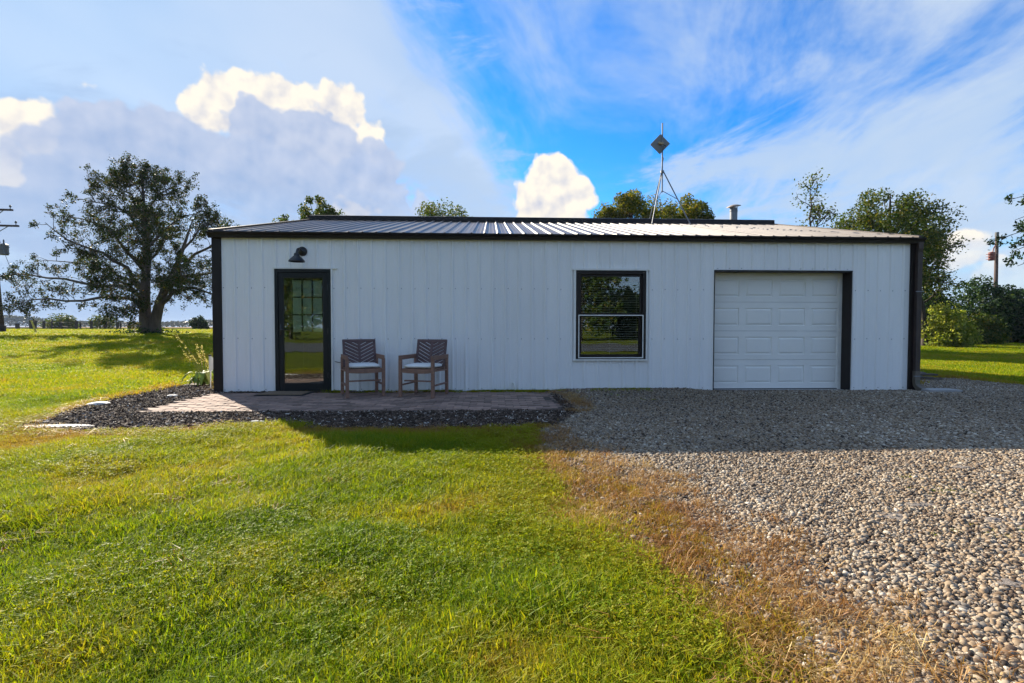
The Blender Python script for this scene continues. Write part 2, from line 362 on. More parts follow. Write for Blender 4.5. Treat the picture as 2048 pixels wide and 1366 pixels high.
# value noise for layout (numpy)
_perm = np.random.default_rng(5).random((64, 64))
def vnoise(x, y, s=1.):
    x = np.asarray(x)*s; y = np.asarray(y)*s
    xi = np.floor(x).astype(int); yi = np.floor(y).astype(int); fx = x-xi; fy = y-yi
    fx = fx*fx*(3-2*fx); fy = fy*fy*(3-2*fy)
    g = lambda i, j: _perm[i % 64, j % 64]
    return (g(xi, yi)*(1-fx)+g(xi+1, yi)*fx)*(1-fy)+(g(xi, yi+1)*(1-fx)+g(xi+1, yi+1)*fx)*fy
def fbm(x, y, s=1.): return (vnoise(x, y, s)*.5+vnoise(x+7.3, y+3.1, s*2.1)*.3+vnoise(x+1.7, y+9.2, s*4.3)*.2)

# ------------------------------------------------------------------ layout of the ground
Y0 = 8.66
XL, XR = -4.67, 7.62
def polypx(pts): return np.array([gnd(x, y)[:2] for x, y in pts])
GRAVEL = polypx([(1085, 783), (1300, 780), (1815, 780), (1836, 756), (1900, 756), (2048, 771), (2400, 800), (3200, 900), (3600, 1400), (2600, 1700), (1900, 1560),
                 (1730, 1366), (1640, 1290), (1530, 1200), (1450, 1110), (1330, 1020), (1230, 955), (1150, 915), (1085, 885), (1092, 855), (1140, 825), (1120, 803)])
STRAW = polypx([(1088, 884), (1230, 955), (1330, 1020), (1450, 1110), (1530, 1200), (1640, 1290), (1730, 1366), (1860, 1530),
                (1530, 1530), (1470, 1366), (1415, 1290), (1395, 1220), (1330, 1150), (1230, 1110), (1165, 1040), (1125, 960), (1100, 910)])
MULCH = polypx([(42, 858), (110, 838), (200, 806), (300, 784), (380, 767), (432, 762), (436, 785), (700, 787), (1120, 790), (1150, 822), (1110, 850), (1000, 856), (880, 857), (760, 859), (660, 858), (560, 850), (450, 850), (390, 856), (300, 862), (150, 864)])
PATIO = (-4.56, 1.12, 6.60, 8.52)
def sdf(poly, x, y):
    """signed distance, positive inside"""
    x = np.asarray(x, float); y = np.asarray(y, float)
    d = np.full(x.shape, 1e9); ins = np.zeros(x.shape, bool)
    n = len(poly)
    for i in range(n):
        ax, ay = poly[i]; bx, by = poly[(i+1) % n]
        ex, ey = bx-ax, by-ay; wx, wy = x-ax, y-ay
        t = np.clip((wx*ex+wy*ey)/(ex*ex+ey*ey+1e-12), 0, 1)
        d = np.minimum(d, np.hypot(wx-ex*t, wy-ey*t))
        c = ((ay > y) != (by > y)) & (x < (bx-ax)*(y-ay)/((by-ay) if abs(by-ay) > 1e-12 else 1e-12)+ax)
        ins ^= c
    return np.where(ins, d, -d)
def terrain(x, y):
    x = np.asarray(x, float); y = np.asarray(y, float)
    left = sstep(y, 10., 28.)*.71+sstep(y, 28, 80)*.09
    right = sstep(y, 10., 28.)*.20+sstep(y, 28, 80)*.35
    w = sstep(x, -7., 9.)
    z = left*(1-w)+right*w
    return z
def lawn_bump(x, y):
    m = sstep(-np.maximum(sdf(GRAVEL, x, y), sdf(MULCH, x, y)), .05, .7)*(1-sstep(y, 8.0, 8.6)*(np.asarray(x) > -5.5)*(np.asarray(x) < 8.5))
    return m*((vnoise(x, y, .9)-.5)*.05+(vnoise(x+5, y+2, 2.6)-.5)*.028)
def ground_z(x, y): return terrain(x, y)+lawn_bump(x, y)
def gravel_z(x, y):
    x = np.asarray(x, float); y = np.asarray(y, float)
    mound = .055*np.exp(-np.clip(Y0-y, 0, 9)/.35)*sstep(x, .7, 1.6)*(1-sstep(x, 3.3, 4.0))
    return terrain(x, y)+.006+mound+(vnoise(x, y, 1.3)-.5)*.012*sstep(sdf(GRAVEL, x, y), 0, .4)

def axis(lo, hi, step, far):
    a = np.arange(lo, hi+1e-6, step).tolist(); l = []; q = lo; d = step
    while q > -far: d *= 1.32; q -= d; l.append(q)
    r = []; q = hi; d = step
    while q < far: d *= 1.32; q += d; r.append(q)
    return np.array(l[::-1]+a+r)
gx = axis(-11., 11., .22, 3200); gy = axis(-1., 14., .22, 3200)
GX, GY = np.meshgrid(gx, gy, indexing='ij'); GZ = ground_z(GX, GY)-.004
ix = np.arange(GX.size).reshape(GX.shape)
quads = np.stack([ix[:-1, :-1], ix[1:, :-1], ix[1:, 1:], ix[:-1, 1:]], -1).reshape(-1, 4)

def ground_material():
    m = bpy.data.materials.new('lawn_soil'); m.use_nodes = True; b = NB(m.node_tree); p = m.node_tree.nodes['Principled BSDF']
    P = b.node('ShaderNodeTexCoord').outputs['Object']
    n1 = b.noise(P, .55, 5, .6); n2 = b.noise(P, 5., 6, .65); n3 = b.noise(P, 38., 5, .7)
    g = b.mix(b.sstep(n1, .35, .65), (.105, .145, .012), (.175, .185, .018))
    g = b.mix(b.m('MULTIPLY', b.sstep(n2, .52, .75), .6), g, (.20, .155, .045))
    g = b.mix(b.sstep(n3, .62, .35), g, (.045, .055, .012))
    b.l.new(g, p.inputs['Base Color']); p.inputs['Roughness'].default_value = 1.; p.inputs['Specular IOR Level'].default_value = 0.
    bn = b.node('ShaderNodeBump'); bn.inputs['Distance'].default_value = .03; b.l.new(n3, bn.inputs['Height']); b.l.new(bn.outputs[0], p.inputs['Normal'])
    return m
M['ground'] = ground_material()
go = np_mesh('ground', np.stack([GX, GY, GZ], -1).reshape(-1, 3), quads, 'ground'); go.data.polygons.foreach_set('use_smooth', [True]*len(quads))
tag(go, 'green lawn ground running out to flat fields', 'ground', kind='structure')

def sheet(name, poly, zf, mat, label, cat, jit=.05, step=.12):
    """a ragged-edged sheet following the ground: fine grid cells inside the outline, rim cut to the outline"""
    import bmesh
    bm = bmesh.new(); n = len(poly); vs = []
    for i in range(n):
        a, b = poly[i], poly[(i+1) % n]; L = np.hypot(*(b-a)); k = max(1, int(min(L, 12)/step)); nrm = np.array([-(b-a)[1], (b-a)[0]])/max(L, 1e-6)
        for j in range(k):
            p = a+(b-a)*j/k; p = p+nrm*jit*(fbm(p[0]*1.7, p[1]*1.7, 2.)-.5)*2; vs.append(bm.verts.new((p[0], p[1], 0)))
    bm.faces.new(vs); bmesh.ops.triangulate(bm, faces=bm.faces[:])
    for ax in (0, 1):
        lo = min(v.co[ax] for v in bm.verts); hi = max(v.co[ax] for v in bm.verts); lo = max(lo, -9); hi = min(hi, 12)
        q = lo
        while q < hi:
            q += .3; no = [0, 0, 0]; no[ax] = 1; co = [0, 0, 0]; co[ax] = q
            bmesh.ops.bisect_plane(bm, geom=bm.verts[:]+bm.edges[:]+bm.faces[:], plane_co=co, plane_no=no)
    X = np.array([v.co[:2] for v in bm.verts]); Z = zf(X[:, 0], X[:, 1])
    for v, z in zip(bm.verts, Z): v.co.z = z
    bm.normal_update()
    for f in bm.faces:
        if f.normal.z < 0: f.normal_flip()
    me = bpy.data.meshes.new(name); bm.to_mesh(me); bm.free(); me.materials.append(M[mat])
    return tag(link(name, me), label, cat, kind='structure')
M['gravelbase'] = pmat('gravel_fines', (.085, .070, .056), (.040, .033, .028), 30., .95, .012, 70.)
M['mulchbase'] = pmat('mulch_soil', (.045, .032, .024), (.085, .062, .046), 22., .95, .012, 60.)
sheet('gravel_drive', GRAVEL, gravel_z, 'gravelbase', 'tan pebble gravel drive in front of the garage door', 'gravel drive')
sheet('mulch_bed', MULCH, lambda x, y: terrain(x, y)+.010, 'mulchbase', 'dark bark mulch bed around the brick patio', 'mulch bed')

# far setting: lane, field, dark band added behind the viewpoint, seen only mirrored
def strip(name, pts, mat, label, cat, dz):
    V = []; F_ = []
    for x, y in pts: V.append((x, y, float(terrain(x, y))+dz))
    n = len(pts)//2
    for i in range(n-1): F_.append((i, i+1, 2*n-2-i, 2*n-1-i))
    mb = MB(); mb.add(V, F_); return tag(mb.build(name, mat), label, cat, kind='structure')
M['lane'] = pmat('pale_lane', (.36, .33, .29), (.29, .27, .24), .7, .95, spec=.05)
M['field'] = pmat('stubble_field', (.30, .215, .125), (.22, .165, .10), .04, .98, spec=.0)
M['dark_ground'] = pmat('dark_ground', (.045, .045, .048), (.06, .06, .062), 3., .9)
xs = np.linspace(-140, -8, 40)
strip('lane', [(x, 57.5) for x in xs]+[(x, 61.5) for x in xs[::-1]], 'lane', 'pale farm lane running past the dark fence', 'lane', .03)
xs = np.linspace(-1400, 1200, 30)
strip('field', [(x, 120) for x in xs]+[(x, 1500) for x in xs[::-1]], 'field', 'tan harvested field beyond the fence', 'field', .05)
xs = np.linspace(-60, 60, 30)
strip('dark_band', [(x, -16.) for x in xs]+[(x, -5.5) for x in xs[::-1]], 'dark_ground', 'dark ground band mirrored in the glass of the door', 'dark_band', .02)

# ------------------------------------------------------------------ the metal building
bld = thing('metal_building', 'low white ribbed metal building with brown metal roof and garage door', 'building', (1.5, Y0+4.8, 0))
bld_inv = Matrix.Translation(-bld.location)
def bpart(mb, name, mat, parent=None, smooth=False):
    if isinstance(mb, MB):
        off = Vector(bld.location); mb.v = [tuple(Vector(v)-off) for v in mb.v]
    o = mb.build(name, mat, parent or bld, smooth); return o
DEP = 9.62; YB = Y0+DEP; RIDGE_Y = Y0+DEP/2
SL = .2515; ZE = 2.70             # roof slope, eave height at the front wall
def roof_z(y): return ZE+.02+SL*(DEP/2-abs(y-RIDGE_Y))
OPEN = [(-3.655, -2.715, -.02, 2.10), (1.46, 2.70, .575, 2.105), (3.90, 6.385, -.02, 2.115)]
PITCHR = .2286
def rib_profile(s0, s1, first):
    """flat pan with 19 mm ribs each 229 mm and two low beads between"""
    pr = []
    k0 = int(math.floor((s0-first)/PITCHR))-1; k1 = int(math.ceil((s1-first)/PITCHR))+1
    for k in range(k0, k1):
        c = first+k*PITCHR
        pr += [(c-.027, 0), (c-.011, .019), (c+.011, .019), (c+.027, 0)]
        for q in (.076, .152): pr += [(c+q-.012, 0), (c+q-.005, .0028), (c+q+.005, .0028), (c+q+.012, 0)]
    pr.sort(); ss = [p[0] for p in pr]; hh = [p[1] for p in pr]
    out = [(s0, float(np.interp(s0, ss, hh)))]+[p for p in pr if s0 < p[0] < s1]+[(s1, float(np.interp(s1, ss, hh)))]
    return out
def wall_panels(to_world, s0, s1, first, ztop, openings, tagname='siding_panel', z0=-.03):
    a = s0; k = 0
    # lay seams on rib centres every fourth rib
    seams = [s0]+[first+PITCHR*4*i for i in range(-2, 40) if s0+.1 < first+PITCHR*4*i < s1-.1]+[s1]
    for k, (a, b) in enumerate(zip(seams[:-1], seams[1:])):
        pr = rib_profile(a, b+(.018 if b < s1-.01 else 0), first)
        cuts = sorted({e for o in openings for e in o[:2] if a < e < b})
        for e in cuts:
            ss = [p[0] for p in pr]; hh = [p[1] for p in pr]; pr.append((e, float(np.interp(e, ss, hh)))); pr.sort()
        mb = MB(); mb2 = MB(); lift = .0015*(k % 2)+.0012
        whole = any(o0 <= a and o1 >= b+.018 for (o0, o1, c0, c1) in openings)
        for (p, q) in zip(pr[:-1], pr[1:]):
            mid = (p[0]+q[0])/2; iv = [(z0, None)]
            segs = [(z0, 1e9)]
            for (o0, o1, c0, c1) in openings:
                if o0 < mid < o1:
                    ns = []
                    for (u, w) in segs:
                        if c0 > u: ns.append((u, min(w, c0)))
                        if c1 < w: ns.append((max(u, c1), w))
                    segs = [t for t in ns if t[1]-t[0] > .001 and t[0] >= z0-1e-6]
            for (u, w) in segs:
                wa = min(w, ztop(p[0])); wb = min(w, ztop(q[0]))
                if wa <= u: continue
                vs = [to_world(p[0], p[1]+lift, u), to_world(q[0], q[1]+lift, u), to_world(q[0], q[1]+lift, wb), to_world(p[0], p[1]+lift, wa)]
                (mb2 if whole and u > 1 else mb).add(vs, [(0, 1, 2, 3)])
        for q in (mb, mb2):
            if q.v: bpart(q, tagname, 'siding')
FIRST = -4.55
wall_panels(lambda s, n, z: (s, Y0-n, z), XL+.02, XR-.02, FIRST, lambda s: ZE, OPEN)
wall_panels(lambda s, n, z: (-s, YB+n, z), -XR+.02, -XL-.02, -7.45, lambda s: ZE, [])
wall_panels(lambda s, n, z: (XL-n, -s, z), -YB+.02, -Y0-.02, -YB+.1, lambda s: roof_z(-s)-.03, [])
wall_panels(lambda s, n, z: (XR+n, s, z), Y0+.02, YB-.02, Y0+.1, lambda s: roof_z(s)-.03, [])
# screws in rows (too small to pick apart)
mb = MB(); rs = random.Random(3)
for zr in (.05, .92, 1.78):
    for k in range(54):
        x = FIRST+k*PITCHR+.045+rs.uniform(-.006, .006)
        if x > XR-.12 or any(o[0]-.03 < x < o[1]+.03 and o[2]-.02 < zr < o[3]+.04 for o in OPEN): continue
        z = zr+rs.uniform(-.006, .006); mb.tube([(x, Y0+.002, z), (x, Y0-.008, z)], .008, 6)
for k in range(12):
    x = 3.97+k*.213; mb.tube([(x, Y0+.002, 2.155), (x, Y0-.008, 2.155)], .007, 6)
o = bpart(mb, 'panel_screw', 'greyplastic'); o['kind'] = 'stuff'
# slab and dim interior
mb = MB(); mb.box(XL+.03, XR-.03, Y0+.03, YB-.03, -.25, -.006); bpart(mb, 'floor_slab', 'slab')
mb = MB(); mb.box(XL+.2, XR-.2, Y0+3.2, Y0+3.26, 0, 2.6); bpart(mb, 'interior_wall', 'interior')
mb = MB(); mb.box(XL+.05, XR-.05, Y0+.27, YB-.1, 2.60, 2.64); bpart(mb, 'interior_ceiling', 'interior')
# front liner keeps the daylight out of the wall cavity (ring pieces around the openings)
mb = MB()
xs_ = [XL+.04, OPEN[0][0]-.01, OPEN[0][1]+.01, OPEN[1][0]-.01, OPEN[1][1]+.01, OPEN[2][0]-.16, OPEN[2][1]+.16, XR-.04]
for i in range(7):
    op = {1: OPEN[0], 3: OPEN[1], 5: OPEN[2]}.get(i)
    if op is None: mb.box(xs_[i], xs_[i+1], Y0+.225, Y0+.26, 0, 2.6)
    else:
        mb.box(xs_[i], xs_[i+1], Y0+.225, Y0+.26, op[3]+.01+(.08 if i == 5 else 0), 2.6)
        if op[2] > .1: mb.box(xs_[i], xs_[i+1], Y0+.225, Y0+.26, 0, op[2]-.01)
bpart(mb, 'inner_liner', 'interior')
# corner trims
for x0, x1, mt in ((XL-.012, XL+.135, 'bronze'), (XR-.155, XR+.012, 'bronze')):
    mb = MB(); mb.box(x0, x1, Y0-.030, Y0-.022, -.03, ZE)
    s = -1 if x0 < 0 else 1; xo = x0 if s < 0 else x1
    mb.box(min(xo, xo-s*.008), max(xo, xo-s*.008), Y0-.022, Y0+.12, -.03, ZE)
    xi = x1 if s < 0 else x0; mb.box(min(xi, xi-s*.006)-0, max(xi, xi-s*.006), Y0-.022, Y0-.002, -.03, ZE)
    bpart(mb, 'corner_trim', mt)
for x0, x1 in ((XL-.012, XL+.12), (XR-.12, XR+.012)):
    mb = MB(); mb.box(x0, x1, YB+.022, YB+.03, -.03, ZE); bpart(mb, 'corner_trim', 'bronze')
# roof panels, front and back
RX0, RX1 = XL-.03, XR-.03
def roof_panels(front):
    seams = [RX0]+[FIRST+.1+PITCHR*4*i for i in range(0, 20) if RX0+.15 < FIRST+.1+PITCHR*4*i < RX1-.15]+[RX1]
    for k, (a, b) in enumerate(zip(seams[:-1], seams[1:])):
        pr = [(s, h*1.35) for s, h in rib_profile(a, b, FIRST+.1)]; mb = MB(); l = .0015*(k % 2)
        ye = Y0-.075 if front else YB+.075
        zs = ZE+.02-SL*.075
        n = Vector((0, -SL if front else SL, 1)).normalized(); rows = 6
        vs = []
        for j in range(rows+1):
            t = j/rows; y = ye+(RIDGE_Y-ye)*t; z = zs+(roof_z(RIDGE_Y)-zs)*t+rs.uniform(-.002, .002)
            for s, h in pr: vs.append((s, y+n.y*(h+l), z+n.z*(h+l)))
        w = len(pr); fs = []
        for j in range(rows):
            for i in range(w-1):
                q = (j*w+i, j*w+i+1, (j+1)*w+i+1, (j+1)*w+i); fs.append(q if front else q[::-1])
        mb.add(vs, fs)
        bpart(mb, 'roof_panel', 'roofmetal')
roof_panels(True); roof_panels(False)
# ridge cap: raised vented cap
mb = MB(); zr = roof_z(RIDGE_Y)
mb.extr([(RIDGE_Y-.26, zr-.055), (RIDGE_Y-.25, zr+.075), (RIDGE_Y, zr+.135), (RIDGE_Y+.25, zr+.075), (RIDGE_Y+.26, zr-.055), (RIDGE_Y, zr+.005)], RX0-.01, RX1+.01)
bpart(mb, 'ridge_cap', 'bronze')
# rake trims standing a little proud of the roof
for xa, mt in ((RX0-.005, 'bronze'), (RX1-.055, 'bronzeworn')):
    for ya in (Y0-.09, YB+.09):
        za = ZE+.02-SL*.09
        mb = MB(); mb.add([(xa, ya, za-.10), (xa+.06, ya, za-.10), (xa+.06, ya, za+.045), (xa, ya, za+.045),
                (xa, RIDGE_Y, zr-.10), (xa+.06, RIDGE_Y, zr-.10), (xa+.06, RIDGE_Y, zr+.045), (xa, RIDGE_Y, zr+.045)],
               [(0, 1, 2, 3), (7, 6, 5, 4), (0, 4, 5, 1), (3, 2, 6, 7), (0, 3, 7, 4), (1, 5, 6, 2)])
        bpart(mb, 'rake_trim', mt)
# gutter along the front eave, fascia behind it
mb = MB(); zg = ZE+.005
mb.extr([(Y0-.024, zg), (Y0-.024, zg-.095), (Y0-.095, zg-.095), (Y0-.105, zg-.05), (Y0-.138, zg-.018), (Y0-.138, zg), (Y0-.130, zg), (Y0-.130, zg-.014), (Y0-.098, zg-.045), (Y0-.088, zg-.086), (Y0-.032, zg-.086), (Y0-.032, zg)], XL-.04, XR+.02)
for x in (XL-.04, XR+.014): mb.extr([(Y0-.032, zg-.086), (Y0-.088, zg-.086), (Y0-.098, zg-.045), (Y0-.130, zg-.014), (Y0-.130, zg), (Y0-.032, zg)], x+.001, x+.005)
bpart(mb, 'gutter', 'bronze')
# downspout at the right corner
mb = MB(); xd = XR-.055
def rect_tube(mb, pts, w, d):
    vs = []; fs = []
    for (x, y, z, t) in pts:
        for sx_, sy_ in ((-1, -1), (1, -1), (1, 1), (-1, 1)):
            vs.append((x+sx_*w/2, y+sy_*d/2*cos(t), z+sy_*d/2*sin(t)))
    for i in range(len(pts)-1):
        for k in range(4): fs.append((i*4+k, i*4+(k+1) % 4, i*4+4+(k+1) % 4, i*4+4+k))
    fs.append((3, 2, 1, 0)); n = len(pts)*4; fs.append((n-4, n-3, n-2, n-1)); mb.add(vs, fs)
rect_tube(mb, [(xd, Y0-.085, zg-.08, 0), (xd, Y0-.085, 2.52, .3), (xd, Y0-.070, 2.46, 0), (xd, Y0-.070, .34, 0)], .085, .062)
ds = bpart(mb, 'downspout', 'bronzeworn')
M['downlow'] = pmat('weathered_downspout', (.13, .095, .075), (.085, .08, .055), 7., .6)
mb = MB(); rect_tube(mb, [(xd, Y0-.072, .35, 0), (xd, Y0-.072, .16, 0), (xd, Y0-.085, .10, -.5), (xd, Y0-.14, .055, -.9), (xd, Y0-.21, .03, -1.1)], .092, .068)
sb = bpart(mb, 'downspout_elbow', 'downlow', ds)
for z in (1.76, .26):
    mb = MB(); mb.box(xd-.075, xd+.075, Y0-.1095, Y0-.1025, z-.008, z+.008); bpart(mb, 'strap', 'galv', ds)

# --- entry: storm door in front of an inner door
dx0, dx1, dz1 = -3.655, -2.715, 2.10
yj = Y0-.035
mb = MB()
mb.box(dx0-.022, dx0, yj, Y0+.02, -.02, dz1+.022); mb.box(dx1, dx1+.022, yj, Y0+.02, -.02, dz1)
mb.box(dx0, dx1+.10, yj, Y0+.02, dz1, dz1+.022)
bpart(mb, 'door_trim', 'whitetrim')
mb = MB(); j = .055
mb.box(dx0, dx0+j, Y0-.030, Y0+.16, 0, dz1); mb.box(dx1-j, dx1, Y0-.030, Y0+.16, 0, dz1); mb.box(dx0+j, dx1-j, Y0-.030, Y0+.16, dz1-j, dz1); mb.box(dx0+.002, dx1+.03, Y0-.05, Y0+.16, -.02, .022)
jamb = bpart(mb, 'door_jamb', 'doorblack')
sx0, sx1, sz0, sz1 = dx0+j+.004, dx1-j-.004, .028, dz1-j-.004
st, rb = .075, .13
mb = MB(); ya, yb_ = Y0-.018, Y0+.018
mb.box(sx0, sx0+st, ya, yb_, sz0, sz1, bev=.004); mb.box(sx1-st, sx1, ya, yb_, sz0, sz1, bev=.004)
mb.box(sx0+st, sx1-st, ya, yb_, sz1-.085, sz1, bev=.004); mb.box(sx0+st, sx1-st, ya, yb_, sz0, sz0+rb, bev=.004)
sdoor = bpart(mb, 'storm_door', 'doorblack')
mb = MB(); mb.box(sx0+st-.006, sx1-st+.006, Y0-.003, Y0+.003, sz0+rb-.006, sz1-.079); bpart(mb, 'pane', 'doorglass', sdoor)
mb = MB()
for (a, b_, c, d) in ((sx0+st, sx0+st+.01, sz0+rb, sz1-.085), (sx1-st-.01, sx1-st, sz0+rb, sz1-.085), (sx0+st+.01, sx1-st-.01, sz1-.095, sz1-.085), (sx0+st+.01, sx1-st-.01, sz0+rb, sz0+rb+.01)):
    mb.box(a, b_, Y0-.012, Y0-.004, c, d)
bpart(mb, 'glazing_bead', 'blackmetal', sdoor)
mb = MB(); hx = sx0+.037
mb.box(hx-.016, hx+.016, Y0-.026, Y0-.018, .98, 1.16, bev=.003); mb.tube([(hx, Y0-.02, 1.07), (hx, Y0-.06, 1.07)], .010, 8); mb.tube([(hx, Y0-.058, 1.07), (hx+.05, Y0-.062, 1.073), (hx+.11, Y0-.056, 1.068)], [.010, .009, .007], 8)
bpart(mb, 'handle', 'blackmetal', sdoor, True)
for z in (.3, 1.05, 1.8):
    mb = MB(); mb.tube([(sx1+.002, Y0-.026, z-.045), (sx1+.002, Y0-.026, z+.045)], .008, 8); bpart(mb, 'hinge', 'blackmetal', sdoor)
# inner door with three by three lights
yi0, yi1 = Y0+.105, Y0+.15
lx0, lx1, lz0, lz1 = -3.42, -2.90, 1.03, 1.93
ix0, ix1 = dx0+j+.002, dx1-j-.002
mb = MB(); mb.box(ix0, lx0, yi0, yi1, .025, dz1-j-.002); mb.box(lx1, ix1, yi0, yi1, .025, dz1-j-.002); mb.box(lx0, lx1, yi0, yi1, lz1, dz1-j-.002); mb.box(lx0, lx1, yi0, yi1, .025, lz0)
for (a, b_, c, d) in ((ix0+.10, (ix0+ix1)/2-.04, .20, .86), ((ix0+ix1)/2+.04, ix1-.10, .20, .86)):
    mb.box(a, b_, yi0-.008, yi0-.001, c, d, bev=.006)
idoor = bpart(mb, 'inner_door', 'doorblack')
nx, nz = 3, 3; w_ = (lx1-lx0)/nx; h_ = (lz1-lz0)/nz
for i in range(nx):
    for k in range(nz):
        mb = MB(); mb.box(lx0+i*w_+.004, lx0+(i+1)*w_-.004, yi0+.014, yi0+.020, lz0+k*h_+.004, lz0+(k+1)*h_-.004); bpart(mb, 'light', 'frosted', idoor)
for i in range(nx+1):
    mb = MB(); x = lx0+i*w_; mb.box(x-.010, x+.010, yi0-.006, yi0+.022, lz0, lz1); bpart(mb, 'muntin', 'doorblack', idoor)
for k in range(nz+1):
    z = lz0+k*h_
    for i in range(nx):
        mb = MB(); mb.box(lx0+i*w_+.010, lx0+(i+1)*w_-.010, yi0-.005, yi0+.022, z-.010, z+.010); bpart(mb, 'muntin', 'doorblack', idoor)
mb = MB(); mb.lathe([(0, -.065), (.022, -.062), (.030, -.045), (.022, -.025), (.012, -.02), (.012, 0)], 14, Matrix.Translation((ix0+.07, yi0, .96)) @ Matrix.Rotation(radians(-90), 4, 'X') @ Matrix.Scale(1, 4))
bpart(mb, 'door_knob', 'galv', idoor, True)

# --- double-hung window with blind
wx0, wx1, wz0, wz1 = 1.46, 2.70, .575, 2.105
mb = MB()
mb.box(wx0-.03, wx0+.005, Y0-.045, Y0+.01, wz0-.01, wz1); mb.box(wx1-.005, wx1+.02, Y0-.045, Y0+.01, wz0-.01, wz1)
mb.box(wx0-.06, wx1+.045, Y0-.055, Y0+.01, wz1, wz1+.032); mb.box(wx0-.045, wx1+.03, Y0-.05, Y0+.01, wz0-.034, wz0-.01)
bpart(mb, 'window_trim', 'whitetrim')
mb = MB(); fw = .062
mb.box(wx0+.005, wx0+fw, Y0-.038, Y0+.12, wz0-.008, wz1); mb.box(wx1-fw, wx1-.005, Y0-.038, Y0+.12, wz0-.008, wz1); mb.box(wx0+fw, wx1-fw, Y0-.038, Y0+.12, wz1-.06, wz1); mb.box(wx0+fw, wx1-fw, Y0-.038, Y0+.12, wz0-.008, wz0+.022)
win = bpart(mb, 'window', 'bronze')
a0, a1 = wx0+fw, wx1-fw; zm = 1.325
def frame(name, mat, x0, x1, z0, z1, y0, y1, t, par):
    mb = MB(); mb.box(x0, x0+t, y0, y1, z0, z1); mb.box(x1-t, x1, y0, y1, z0, z1); mb.box(x0+t, x1-t, y0, y1, z1-t, z1); mb.box(x0+t, x1-t, y0, y1, z0, z0+t)
    return bpart(mb, name, mat, par)
frame('upper_sash', 'bronze', a0+.001, a1-.001, zm, wz1-.061, Y0+.004, Y0+.034, .042, win)
frame('lower_sash', 'bronze', a0+.001, a1-.001, wz0+.023, zm+.03, Y0+.038, Y0+.068, .05, win)
frame('screen_frame', 'whitetrim', a0-.012, a1+.012, wz0+.008, zm+.012, Y0-.046, Y0-.039, .016, win)
mb = MB(); mb.box(a0+.03, a1-.03, Y0+.016, Y0+.020, zm+.03, wz1-.09); bpart(mb, 'pane', 'glass', win)
mb = MB(); mb.box(a0+.03, a1-.03, Y0+.051, Y0+.055, wz0+.06, zm); bpart(mb, 'pane', 'glass', win)
sm = MB(); sm.add([(-.53, -.018, -.006), (.53, -.018, -.006), (.53, 0, .003), (-.53, 0, .003), (-.53, .018, .006), (.53, .018, .006), (.53, .018, .008), (-.53, .018, .008), (-.53, 0, .005), (.53, 0, .005), (.53, -.018, -.004), (-.53, -.018, -.004)],
       [(0, 3, 2, 1), (3, 4, 5, 2), (8, 11, 10, 9), (7, 8, 9, 6), (0, 1, 10, 11), (4, 7, 6, 5)])
sme = sm.mesh('slat', 'slat'); zc_ = wz1-.125; nsl = 0
while zc_ > wz0+.09:
    o = link('slat', sme, win); o.location = Vector(((a0+a1)/2, Y0+.098, zc_))-Vector(bld.location); o.rotation_euler = (radians(random.Random(nsl).uniform(-14, -6)), random.Random(nsl+50).uniform(-.004, .004), 0); zc_ -= .0425; nsl += 1
mb = MB(); mb.box(a0+.01, a1-.01, Y0+.075, Y0+.12, wz1-.10, wz1-.061); bpart(mb, 'headrail', 'slat', win)
for x in (a0+.08, (a0+a1)/2, a1-.08):
    mb = MB(); mb.tube([(x, Y0+.078, wz1-.10), (x, Y0+.078, wz0+.07)], .0025, 5); bpart(mb, 'blind_cord', 'slat', win)

# --- overhead garage door, four sections of four raised panels
gx0, gx1, gz1 = 3.90, 6.385, 2.115; yd = Y0+.215
mb = MB()
mb.box(gx0, gx0+.014, Y0-.032, yd+.03, -.02, gz1); mb.box(gx1-.014, gx1, Y0-.032, yd+.03, -.02, gz1); mb.box(gx0+.014, gx1-.014, Y0-.032, yd+.03, gz1-.014, gz1)
mb.box(gx0-.004, gx1+.004, Y0-.036, Y0-.033, gz1-.016, gz1+.012)
gar = bpart(mb, 'garage_door', 'bronze')
mb = MB(); mb.box(gx0+.014, gx0+.07, yd-.018, yd-.002, 0, gz1-.014); mb.box(gx1-.07, gx1-.014, yd-.018, yd-.002, 0, gz1-.014); mb.box(gx0+.07, gx1-.07, yd-.018, yd-.002, gz1-.052, gz1-.014)
bpart(mb, 'door_stop', 'whitetrim', gar)
ax0, ax1 = gx0+.018, gx1-.018; nw = 4; sh = (gz1-.03)/4
pw = (ax1-ax0)/nw; ww, hh_ = pw-.115, sh-.205
def raised_panel():
    mb = MB(); w, h = ww/2, hh_/2
    rings = [(0, .0), (.006, .011), (.016, .012), (.040, .002), (.046, .0005)]
    vs = []
    for ins, dep in rings: vs += [(-w+ins, dep, -h+ins), (w-ins, dep, -h+ins), (w-ins, dep, h-ins), (-w+ins, dep, h-ins)]
    fs = []
    for r in range(len(rings)-1):
        for k in range(4): fs.append((r*4+k, r*4+(k+1) % 4, r*4+4+(k+1) % 4, r*4+4+k))
    n = len(rings)*4; fs.append((n-4, n-3, n-2, n-1)); mb.add(vs, fs); return mb.mesh('raised_panel', 'garage')
rp = raised_panel()
